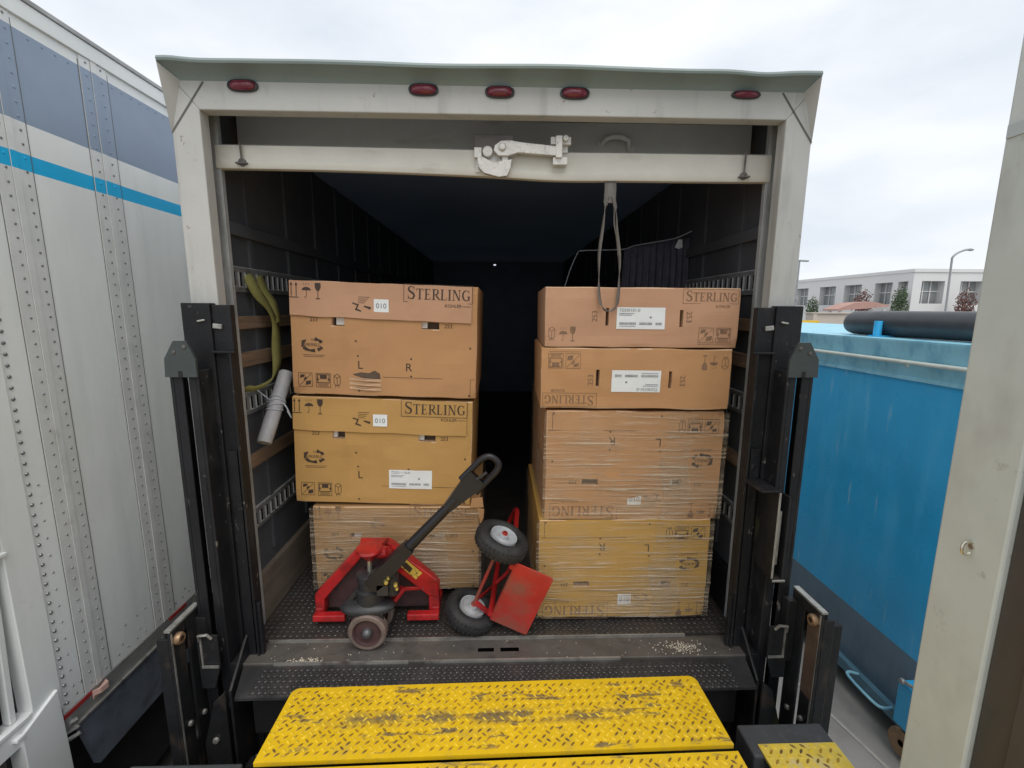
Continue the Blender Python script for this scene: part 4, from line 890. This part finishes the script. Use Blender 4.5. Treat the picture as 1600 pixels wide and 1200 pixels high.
b.tube(smoothpath([p, p+uw*.08+hu*.03, (p+q)/2+uw*.13, q+uw*.08-hu*.03, q], 6), .014, 12)
for a, h in ((.012, HA+hu*.02), (Ltoe-.012, HB-hu*.12)):   # struts from plate back to the axle
    b.bar(TP(a, -.006, .02), h, .026, .008, tuple(hw)); b.bar(TP(a, -.012, .26), h, .020, .007, tuple(hw))
b.build('frame', jred, ht, smooth=True)
b = MB(); b.tube([HA-hu*.10, HB+hu*.012], .0085, 12); b.build('axle', hred, ht, smooth=True)
def hwheel(c):
    m = MB(); pr = []
    for k in range(17):
        a = 2*math.pi*k/16; pr.append((.092+.036*math.cos(a)*(1 if math.cos(a) > 0 else .75), .042*math.sin(a)))
    m.lathe(c, hu, pr[:-1], 40, 0, closed=True)
    for k in range(36):                               # tread blocks
        a = 2*math.pi*k/36; t_ = V((0, 0, 1)); e1 = hu.cross(t_).normalized(); e2 = hu.cross(e1); d = e1*math.cos(a)+e2*math.sin(a); tt = hu.cross(d)
        for o_ in (-.018, 0, .018):
            m.bar(c+d*.120+hu*o_+tt*(.005 if o_ == 0 else 0), c+d*(.1295-abs(o_)*.15)+hu*o_+tt*(.005 if o_ == 0 else 0), .012, .013, tuple(hu))
    wl = m.build('wheel', rubber, ht, smooth=True)
    m = MB(); m.lathe(c, hu, [(.010, .040), (.022, .040), (.024, .022), (.040, .016), (.052, .020), (.058, .034), (.064, .036), (.066, .026), (.066, -.026), (.064, -.036), (.02, -.03), (.01, -.03)], 32); m.build('rim', rimm, wl, smooth=True)
    m = MB(); m.lathe(c, hu, [(.001, .050), (.012, .050), (.014, .040), (.014, -.04)], 14); m.build('hub_cap', hred, wl, smooth=True)
hwheel(HA-hu*.038); hwheel(HB-hu*.038)

# ------------------------------------------------------------ things along the truck walls
b = MB()
sp = smoothpath([(-1.172, .30, 1.70), (-1.155, .29, 1.66), (-1.135, .31, 1.60), (-1.115, .36, 1.54), (-1.11, .40, 1.46), (-1.115, .40, 1.36), (-1.115, .39, 1.26), (-1.12, .36, 1.205), (-1.13, .30, 1.18), (-1.15, .22, 1.17), (-1.165, .18, 1.185)])
sds = [V((.25+.3*math.sin(i*.25), .9, .25+.4*math.sin(i*.16))) for i in range(len(sp))]
ribbon(b, sp, .048, sds)
ribbon(b, smoothpath([(-1.172, .40, 1.70), (-1.15, .40, 1.63), (-1.12, .42, 1.56), (-1.105, .41, 1.47)]), .045, (.3, .9, .1))
st = b.build('ratchet_strap', strapy, solid=.004, smooth=True, loc=(-1.17, .3, 1.17))
tag(st, 'yellow green webbing strap looped from the left wall track beside the top carton', 'strap')
b = MB(); a, c = V((-1.105, .19, .915)), V((-1.075, .405, 1.225))
b.lathe(a, c-a, [(.001, 0), (.030, .0), (.033, .008), (.034, .1), (.034, .25), (.035, .37), (.030, .376), (.001, .374)], 20)
tb = thing('wrapped_tube', 'grey wrapped tube leaning on the left truck wall tied with string', 'tube', tuple(a))
b.build('roll', tubem, tb, smooth=True)
b = MB(); d_ = (c-a).normalized()
for k, t_ in enumerate((.17, .19, .205, .22)):
    cc = a+d_*t_; e1 = d_.cross(V((0, 0, 1))).normalized(); e2 = d_.cross(e1); b.tube([cc+(e1*math.cos(q)+e2*math.sin(q))*.037+d_*.012*math.sin(q+k) for q in [2*math.pi*j/16 for j in range(16)]], .003, 6, closed=True)
b.tube(smoothpath([a+d_*.21+V((.035, -.01, 0)), a+d_*.2+V((.06, -.02, -.02)), a+d_*.19+V((.07, 0, -.06)), a+d_*.2+V((.04, .02, -.04))]), .003, 6)
b.tube([a+d_*.2+V((-.03, 0, .02)), V((-1.172, .28, 1.16))], .003, 6)
b.build('tie_string', ropem, tb, smooth=True)
# rope and blanket at the right wall
b = MB()
rp_ = smoothpath([(.405, .97, 1.655), (.45, 1.03, 1.78), (.50, 1.05, 1.895), (.53, 1.05, 1.913), (.66, 1.05, 1.918), (.80, 1.05, 1.925), (.86, 1.04, 1.945), (.98, 1.02, 1.965), (1.10, .98, 1.985), (1.176, .93, 2.02)], 5)
b.tube(rp_, .0035, 8); tag(b.build('cord', ropem, smooth=True, loc=(.4, 1, 1.65)), 'thin pale cord strung behind the right stack to the wall', 'cord')
b = MB()
def blk_f(u, v):
    x = .80+.385*u-.03*(1-u)*v; zt = 1.925+.06*u if u < .3 else 1.943+.045*(u-.3)/.7
    dep = .012*math.sin(u*62)+.006*math.sin(u*23+1)
    return (x+.006*mnoise.noise(V((u*9, v*3, 0))), 1.045-.07*u+dep*(.3+.7*min(1, v*6)), zt-(zt-.9)*v)
b.sheet(blk_f, 96, 20)
tag(b.build('moving_blanket', blanket, smooth='all', solid=.006, loc=(1, 1, .9)), 'dark pleated moving blanket hanging from the cord behind the right stack', 'blanket')
b = MB(); b.prism([(1.105, .945, 1.972), (1.128, .945, 1.972), (1.132, .945, 1.925), (1.108, .94, 1.915), (1.085, .945, 1.925)], (0, .004, 0))
tag(b.build('paper_tag', sticker, loc=(1.1, .945, 1.9)), 'small white scrap of paper pinned on the cord near the right wall', 'tag')
# debris on the sill
b = MB()
for k in range(260):
    cx, cy = (.86, -.05) if k < 200 else (-.86, -.09); x = cx+rnd.gauss(0, .045); y = cy+rnd.gauss(0, .02 if k < 200 else .010); y = min(max(y, -.1), .012); s_ = rnd.uniform(.0012, .0045)
    b.add([(x-s_, y-s_, -.004), (x+s_, y-s_*.6, -.004), (x+s_*.5, y+s_, -.004), (x-s_*.3, y, -.004+s_*1.1)], [(0, 1, 3), (1, 2, 3), (2, 0, 3), (0, 2, 1)])
for k in range(70):
    x = rnd.uniform(-1.1, 1.1); y = rnd.uniform(-.1, .012); s_ = rnd.uniform(.001, .003)
    b.add([(x-s_, y-s_, -.004), (x+s_, y-s_*.6, -.004), (x+s_*.5, y+s_, -.004), (x-s_*.3, y, -.004+s_*1.1)], [(0, 1, 3), (1, 2, 3), (2, 0, 3), (0, 2, 1)])
stuff(b.build('debris', crumb))

# ------------------------------------------------------------ neighbouring trailer
XT = -1.8146
trl = thing('semi_trailer', 'white semi trailer with slate band and cyan stripe parked at the left', 'trailer', (XT, 0, GZ))
b = MB()
YF = 12.5
zb = [(-.135, 2.120, 0), (2.120, 2.178, 2), (2.178, 2.2365, 0), (2.2365, 2.589, 1), (2.589, 2.66, 0)]
# measured stripe: cyan between 2.060 and 2.120
zb = [(-.135, 2.058, 0), (2.058, 2.120, 2), (2.120, 2.2365, 0), (2.2365, 2.575, 1), (2.575, 2.665, 0)]
ysx = [-.21, .38, .80, 1.2, 1.6, 2.0, 2.4, 2.8, 3.2, YF]
for z0, z1, mi in zb: b.add([(XT, -.21, z0), (XT, YF, z0), (XT, YF, z1), (XT, -.21, z1)], [(0, 1, 2, 3)], mi)
b.box(XT-2.5, XT-.01, -.2, YF, -.1, 2.66, 0)
b.build('side_panel', [trw, trg, trb], trl)
b = MB(); b.box(XT-.03, XT+.012, -.45, YF, 2.62, 2.685, 0); b.box(XT-.2, XT+.018, -.45, YF, 2.685, 2.705, 1)
b.build('top_rail', [trw, rail_al], trl, bevel=.003)
def zcol(z):
    for z0, z1, mi in zb:
        if z0 <= z < z1: return mi
    return 0
SEAM = []
for k in range(9):
    y0 = (-.111, .301)[k] if k < 2 else .99+1.2*(k-2)
    SEAM.append(y0)
b = MB()
for y0 in SEAM:
    w2 = .13 if y0 < 0 else .14
    for ya, yb, pr in ((y0, y0+w2*.40, .004), (y0+w2*.40, y0+w2*.60, .0075), (y0+w2*.60, y0+w2, .004)):
        for z0, z1, mi in zb:
            x1 = XT+pr
            b.add([(x1, ya, z0), (x1, yb, z0), (x1, yb, z1), (x1, ya, z1)], [(0, 1, 2, 3)], {0: 0, 1: 1, 2: 2}[mi])
        b.add([(XT, ya, -.135), (XT+pr, ya, -.135), (XT+pr, ya, 2.62), (XT, ya, 2.62)], [(0, 1, 2, 3)], 0); b.add([(XT, yb, -.135), (XT+pr, yb, -.135), (XT+pr, yb, 2.62), (XT, yb, 2.62)], [(3, 2, 1, 0)], 0)
for y0 in SEAM:
    w2 = .13 if y0 < 0 else .14
    for yy in (y0-.004, y0+w2*.40-.001, y0+w2+.001): b.add([(XT+.0045 if yy != y0-.004 else XT+.001, yy, -.13), (XT+.0045 if yy != y0-.004 else XT+.001, yy+.003, -.13), (XT+.0045 if yy != y0-.004 else XT+.001, yy+.003, 2.6), (XT+.0045 if yy != y0-.004 else XT+.001, yy, 2.6)], [(0, 1, 2, 3)], 3)
b.build('panel_seam', [trs, trg, trb, GR], trl)
b = MB()
def dome(x, y, z, r=.0055):
    n = 7; vs = [(x, y+r*math.cos(2*math.pi*j/n), z+r*math.sin(2*math.pi*j/n)) for j in range(n)]+[(x+r*.55, y+.6*r*math.cos(2*math.pi*j/n), z+.6*r*math.sin(2*math.pi*j/n)) for j in range(n)]
    mi = {0: 0, 1: 1, 2: 2}[zcol(z)]
    b.add(vs, [(j, (j+1) % n, n+(j+1) % n, n+j) for j in range(n)]+[tuple(range(n, 2*n))], mi)
for y0 in SEAM[:4]:
    z = -.10
    while z < 2.6:
        dome(XT+.004, y0+.032, z); dome(XT+.004, y0+.109, z+.004); z += .050
z = -.10
while z < 1.9: dome(XT+.001, -.19, z, .008); z += .042
z = -.05
while z < .9: dome(XT, -.155, z, .005); z += .075
for k in range(70):
    y = -.2+k*.055
    if not any(abs(y-(s+.06)) < .09 for s in SEAM): dome(XT, y, -.095); dome(XT, y+.025, -.06) if k % 2 else None; dome(XT, y+.01, 2.56, .005)
for y in (.13, .2, .255): dome(XT, y, .02)
b.build('rivets', [rivm, trg, trb], trl)
for o in [o for o in trl.children if o.name.startswith('rivets')]: o['kind'] = 'stuff'
b = MB(); b.box(XT-.05, XT+.004, -.21, YF, -.215, -.137); b.box(XT-.05, XT+.016, -.19, YF, -.228, -.216, 1)
b.build('bottom_rail', [rail_al, edgem], trl, bevel=.002)
b = MB(); b.prism([(XT+.006, -.16, -.23), (XT+.006, 6, -.23), (XT+.006, 6, -.48), (XT+.006, -.10, -.50)], (-.03, 0, 0))
b.build('side_skirt', skirt, trl)
b = MB(); b.box(XT-2.4, XT-.12, -.15, 12, -1.0, -.23)  # box deepened as a black block for the shade under the trailer
for yy in (1.2, 2.5):
    for xx in (XT-.35, XT-2.2): b.lathe((xx-.1, yy, GZ+.5), (1, 0, 0), [(.02, 0), (.3, .02), (.48, .0), (.5, .06), (.5, .22), (.48, .28), (.3, .26), (.02, .28)], 28)
b.build('running_gear_shade_block', void, trl, smooth=True)
for y0, y1 in ((-.232, -.085), (.395, .53), (1.1, 1.25)):
    b = MB(); b.box(XT+.004, XT+.0065, y0, y1, -.158, -.140); b.build('reflective_strip', redref, trl)
b = MB()                                              # clearance lamp
b.prism([(XT+.006, -.085, -.165), (XT+.006, -.085, -.138), (XT+.030, -.07, -.140), (XT+.034, -.03, -.140), (XT+.006, -.015, -.138), (XT+.006, -.015, -.165)], (0, 0, -.028)); cl = b.build('clearance_lamp', pinkref, trl, bevel=.004)
b = MB()                                              # rear corner post with door gear
b.box(XT-.08, XT+.010, -.326, -.212, -.10, 2.62); b.box(XT-.08, XT+.010, -.60, -.326, .655, 2.62); b.box(XT-.08, XT+.010, -.60, -.326, -.10, -.005); b.box(XT-.08, XT-.045, -.60, -.326, -.005, .655, 1)
b.box(XT-.02, XT+.020, -.60, -.318, .645, .66)
for y0 in (-.36, -.415, -.47): b.bar((XT-.02, y0-.02, .0), (XT-.02, y0+.008, .64), .03, .022)
b.box(XT-.06, XT+.016, -.6, -.34, -.02, -.003)
b.build('corner_post', [trw, blk], trl, bevel=.003)
b = MB(); b.prism([(XT+.022, -.235, .008), (XT+.022, -.225, -.42), (XT+.022, -.385, -.42), (XT+.022, -.385, -.055)], (-.06, 0, 0)); b.box(XT-.04, XT+.03, -.41, -.38, -.06, -.045)
b.build('corner_guard', trw, trl, bevel=.003)
b = MB(); b.box(XT-.4, XT-.05, -.62, -.39, -.42, -.06); b.build('bumper_bracket', sillm, trl)
b = MB()
for z in (-.20, -.235, -.27): b.tube([(XT-.01, -.20, z), (XT+.02, -.175, z+.012)], .009, 8)
b.build('hinge_pin', rail_al, trl, smooth=True)

# ------------------------------------------------------------ blue container
XD = 2.65
dm = thing('waste_container', 'long blue steel waste container with slate base standing beside the truck', 'container', (XD, 1, GZ))
Y0, Y1 = .05, 9.5
b = MB()
b.box(XD+.012, XD+2.3, Y0, Y1, -.65, 1.13, 0)
b.sheet(lambda u, v: (XD+.010*mnoise.noise(V((u*14, v*3, 2)))*math.sin(math.pi*v)+.004*mnoise.noise(V((u*40, v*8, 5)))*math.sin(math.pi*v)+.003*math.sin(u*60)*math.sin(math.pi*v), Y1-(Y1-Y0)*u, -.65+1.78*v), 160, 30, 0)
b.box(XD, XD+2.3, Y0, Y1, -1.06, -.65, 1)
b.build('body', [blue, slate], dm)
b = MB(); b.prism([(XD-.012, Y0, 1.13), (XD-.055, Y0, 1.35), (XD-.055, Y0, 1.362), (XD+2.3, Y0, 1.362), (XD+2.3, Y0, 1.13)], (0, Y1-Y0, 0)); b.box(XD-.018, XD, Y0, Y1, 1.108, 1.13); b.build('top_band', blue2, dm)
b = MB(); b.tube([(XD-.062, Y0+.05, 1.225), (XD-.062, Y1, 1.225)], .014, 12)
for y in (.9, 2.2, 3.6, 5.2): b.bar((XD-.062, y, 1.225), (XD-.02, y, 1.19), .02, .01)
b.build('tarp_rail', palepipe, dm, smooth=True)
b = MB(); b.box(XD-.07, XD+.0, .35, Y1, -1.105, -1.06, 0); b.box(XD-.07, XD-.06, .35, Y1, -1.06, -1.03, 0); b.box(XD+.05, XD+2.2, .4, Y1, -1.13, -1.065, 1)
for y in (1.5, 4, 7): b.box(XD+.1, XD+.3, y, y+.3, GZ+.002, -1.13, 1)
b.build('floor_rail', [mat('dusty_blue_rail', (.10, .22, .30), .5, var=.2, vs=7, dirt=((.03, .05, .07), 12, .5, .7, (1, .3, 1), .7)), void], dm)
b = MB(); hy = .75
b.tube(smoothpath([(XD-.065, hy+.14, -1.03), (XD-.13, hy+.15, -1.02), (XD-.16, hy+.10, -1.02), (XD-.16, hy-.10, -1.02), (XD-.13, hy-.15, -1.02), (XD-.065, hy-.14, -1.03)], 5), .010, 10); b.build('loop_handle', blue2, dm, smooth=True)
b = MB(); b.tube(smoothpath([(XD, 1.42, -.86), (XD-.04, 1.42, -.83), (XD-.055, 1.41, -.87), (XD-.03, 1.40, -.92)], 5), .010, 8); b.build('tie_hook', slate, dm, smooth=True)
b = MB(); b.box(XD-.16, XD-.002, .08, .50, -1.0, -.72); b.tube([(XD-.16, .46, -.70), (XD-.16, .3, -.66)], .012, 8, 1); b.lathe((XD-.162, .47, -.70), (-1, 0, 0), [(.001, .02), (.018, .018), (.018, 0)], 10, 1)
b.build('hinge_box', [blue, rail_al], dm, bevel=.004)
b = MB(); b.lathe((XD-.09, .45, -1.12), (1, .1, 0), [(.02, -.05), (.085, -.05), (.09, -.04), (.09, .04), (.085, .05), (.02, .05)], 20); b.build('roller_wheel', MATS['rusty_bolt'], dm, smooth=True)
b = MB(); b.prism([(2.56, .42, GZ+.004), (2.80, .10, GZ+.004), (2.80, .10, GZ+.12), (2.56, .42, GZ+.12)], (.05, .04, 0))
tag(b.build('wheel_stop', blue, bevel=.004, loc=(2.7, .25, GZ)), 'low blue steel wheel stop lying on the concrete beside the jamb', 'wheel stop')
rl = thing('tarp_roll', 'black rolled tarp lying along the top of the blue container', 'tarp', (XD+.2, 1.5, 1.36))
b = MB(); b.lathe((XD+.20, 1.67, 1.455), (0, -1, 0), [(.001, -.035), (.05, -.03), (.08, -.01), (.09, .03), (.092, .3), (.09, .9), (.094, 1.9), (.001, 1.9)], 28); b.build('roll', rollm, rl, smooth=True)
b = MB(); b.tube([(XD+.095, 1.31, 1.36), (XD+.095, 1.31, 1.475)], .026, 14); b.box(XD+.07, XD+.3, 1.26, 1.36, 1.362, 1.372); b.build('roll_post', blue, rl, smooth=True)

# ------------------------------------------------------------ far background
bd = thing('warehouse', 'long low white warehouse with dark window bays beyond the yard', 'building', (50, 55, GZ))
ZB = 6.05
b = MB(); XW, YW = 45.6, 50.0
def bay_wall(p0, p1, bays, zt, zb_):
    """wall from p0 to p1 with recessed bays (t0, t1, z0, z1)"""
    p0, p1 = V(p0), V(p1); d = p1-p0; n_ = V((-d.y, d.x, 0)).normalized()
    ts = sorted({0, 1}|{t for q in bays for t in q[:2]})
    for a, c in zip(ts[:-1], ts[1:]):
        q = [q for q in bays if q[0] <= (a+c)/2 <= q[1]]
        P0, P1 = p0+d*a, p0+d*c
        def quad(z0, z1, off=0, mb=b, mi=0): mb.add([V((P0.x, P0.y, z0))+n_*off, V((P1.x, P1.y, z0))+n_*off, V((P1.x, P1.y, z1))+n_*off, V((P0.x, P0.y, z1))+n_*off], [(0, 1, 2, 3)], mi)
        if not q: quad(zb_, zt)
        else:
            _, _, z0, z1 = q[0]; quad(zb_, z0); quad(z1, zt); 
            for pp in (P0, P1): b.add([(pp.x, pp.y, z0), V((pp.x, pp.y, z0))+n_*.8, V((pp.x, pp.y, z1))+n_*.8, (pp.x, pp.y, z1)], [(0, 1, 2, 3)])
            b.add([V((P0.x, P0.y, z1)), V((P1.x, P1.y, z1)), V((P1.x, P1.y, z1))+n_*.8, V((P0.x, P0.y, z1))+n_*.8], [(0, 1, 2, 3)])
            m = MB(); m.add([V((P0.x, P0.y, z0))+n_*.8, V((P1.x, P1.y, z0))+n_*.8, V((P1.x, P1.y, z1))+n_*.8, V((P0.x, P0.y, z1))+n_*.8], [(0, 1, 2, 3)])
            WINS.append(m)
WINS = []
YC = 47.6; YL = 86.0
def ty(y): return (YL-y)/(YL-YC)
zt = 6.2
baysL = [(ty(62.2), ty(59.1)), (ty(57.6), ty(54.7)), (ty(52.7), ty(50.2)), (ty(49.5), ty(48.2)), (ty(67.3), ty(64.6)), (ty(72), ty(69)), (ty(77), ty(74)), (ty(82.5), ty(79.5))]
bay_wall((XW, YL, 0), (XW, YC, 0), [(a, c, 2.4, 4.9) for a, c in baysL], zt, GZ)
LR = 40.0
def tx(px_x): return (px_x-XW)/LR
bay_wall((XW, YC, 0), (XW+LR, YC, 0), [(tx(x0), tx(x1), 2.45, 4.9) for x0, x1 in ((46.6, 49.2), (51.0, 53.6), (55.6, 58.4), (60.4, 63.2), (65.5, 68.4))], zt, GZ)
b.add([(XW, YL, zt), (XW, YC, zt), (XW+LR, YC, zt), (XW+LR, YL, zt)], [(0, 1, 2, 3)])
b.add([(XW-.12, YL, zt), (XW-.12, YC-.12, zt), (XW+LR, YC-.12, zt), (XW+LR, YC-.12, zt-.35), (XW-.12, YC-.12, zt-.35), (XW-.12, YL, zt-.35)], [(0, 1, 4, 5), (1, 2, 3, 4)])
b.add([(XW+LR, YC, GZ), (XW+LR, YL, GZ), (XW+LR, YL, zt), (XW+LR, YC, zt)], [(0, 1, 2, 3)])
b.add([(XW, YL, GZ), (XW+LR, YL, GZ), (XW+LR, YL, zt), (XW, YL, zt)], [(3, 2, 1, 0)])
b.build('wall', bwall, bd)
for m in WINS:
    wn = m.build('window', bglass, bd)
    vs = m.v; f = MB()
    n_ = (vs[1]-vs[0]).cross(V((0, 0, 1))).normalized()*.06
    for t_ in (.33, .66): p = vs[0].lerp(vs[1], t_)+n_; q = vs[3].lerp(vs[2], t_)+n_; f.bar(p, q, .12, .08)
    p, q = vs[0].lerp(vs[3], .55)+n_, vs[1].lerp(vs[2], .55)+n_; f.bar(p, q, .1, .1)
    f.build('mullion', bwall, wn)
# lamps
b = MB(); b.tube([(27.6, 40, GZ), (27.6, 40, 6.15)], [.10, .07], 10); b.bar((27.55, 40, 6.12), (28.4, 40, 6.08), .28, .12); b.box(27.35, 27.75, 39.85, 40.15, 2.6, 2.9)
tag(b.build('street_lamp', pole, smooth=True, loc=(27.6, 40, GZ)), 'straight grey lamp post with a flat box head beside the truck edge', 'street lamp', 'yard lamps')
b = MB(); b.tube(smoothpath([(32.1, 30, GZ), (32.05, 30, 2), (31.95, 30, 5.0), (31.98, 30, 5.35), (32.25, 30, 5.62), (32.7, 30, 5.82), (33.0, 30, 5.88)], 5), .065, 10); b.lathe((32.95, 30, 5.87), (1, 0, .0), [(.001, 0), (.07, .03), (.10, .2), (.06, .42), (.001, .45)], 12)
tag(b.build('street_lamp', pole, smooth=True, loc=(32.1, 30, GZ)), 'grey lamp post with a curved arm near the right jamb', 'street lamp', 'yard lamps')
# canopy and low walls
cp = thing('canopy', 'terracotta roofed canopy between the container and the warehouse', 'canopy', (22.5, 25, GZ))
b = MB(); b.prism([(19.6, 24, 1.58), (22.7, 24, 1.84), (22.7, 24, 1.90), (21.6, 24, 2.12), (20.6, 24, 2.05), (19.6, 24, 1.68)], (0, 1.2, 0)); b.build('roof', canopy, cp)
b = MB()
for x in (19.9, 22.5):
    for y in (24.2, 25.0): b.box(x-.06, x+.06, y-.06, y+.06, GZ, 1.68)
b.box(19.7, 22.6, 24.9, 25.0, GZ, 1.3); b.build('post', bwall, cp)
b = MB(); b.box(9.75, 17, 12, 12.3, GZ, 1.47)
for x in (9.75, 11.2, 12.65, 14.1): b.box(x, x+.12, 11.96, 12.0, GZ, 1.47)
b.box(9.7, 17, 11.94, 12.34, 1.47, 1.51)
tag(b.build('block_wall', paleblk, bevel=.01, loc=(12, 12, GZ)), 'pale sandy block wall standing behind the blue container', 'wall')
sg = thing('yellow_sign', 'small yellow sign with a black mark just right of the truck post', 'sign', (9.5, 11.5, GZ))
b = MB(); b.box(8.9, 9.62, 11.5, 11.54, .95, 1.27); b.build('panel', sgny, sg, bevel=.005)
b = MB(); b.box(9.38, 9.56, 11.494, 11.4985, 1.11, 1.19); b.build('mark', ink, sg)
b = MB(); b.bar((9.1, 11.56, GZ), (9.1, 11.56, 1.1), .06, .04); b.build('post', pole, sg)
# shrubs before the warehouse bays
def shrub(x, y, h, r, m, label, seed):
    t = thing('shrub', label, 'shrub', (x, y, GZ), 'shrubs before the warehouse'); q = random.Random(seed); b = MB()
    for k in range(900):
        a = q.uniform(0, 6.28); el = q.uniform(-1, 1); rr = r*(q.random()**.4)*(1+.35*mnoise.noise(V((math.cos(a)*2+seed, math.sin(a)*2, el*2))))
        c = V((x+rr*math.cos(a)*math.sqrt(1-el*el), y+rr*math.sin(a)*math.sqrt(1-el*el), GZ+h*.62+h*.38*el*rr/r)); d1 = V((q.gauss(0, 1), q.gauss(0, 1), q.gauss(0, 1))).normalized()*.12; d2 = d1.cross(V((q.gauss(0, 1), q.gauss(0, 1), q.gauss(0, 1)))).normalized()*.07
        b.add([c-d1, c+d2, c+d1, c-d2], [(0, 1, 2, 3)])
    b.build('crown', m, t)
    b = MB(); b.tube([(x, y, GZ), (x+.05, y, GZ+h*.35), (x, y+.03, GZ+h*.75)], [.09, .07, .02], 8)
    for k in range(5):
        a = k*1.26; b.tube([(x, y, GZ+h*.3), (x+r*.6*math.cos(a), y+r*.6*math.sin(a), GZ+h*.7)], [.04, .012], 6)
    b.build('stem', bark, t)
shrub(43.4, 51.6, 5.4, .9, leafr, 'russet shrub before the warehouse windows left of centre', 1)
shrub(44.4, 47.6, 5.6, .8, leafg, 'green shrub at the corner of the warehouse', 2)
shrub(49.8, 45.6, 5.2, .9, leafr, 'russet shrub before the warehouse front wall', 3)
shrub(43.6, 60.5, 4.8, .8, leafg, 'small green shrub before the farthest visible warehouse bay', 4)
bpy.context.view_layer.update()
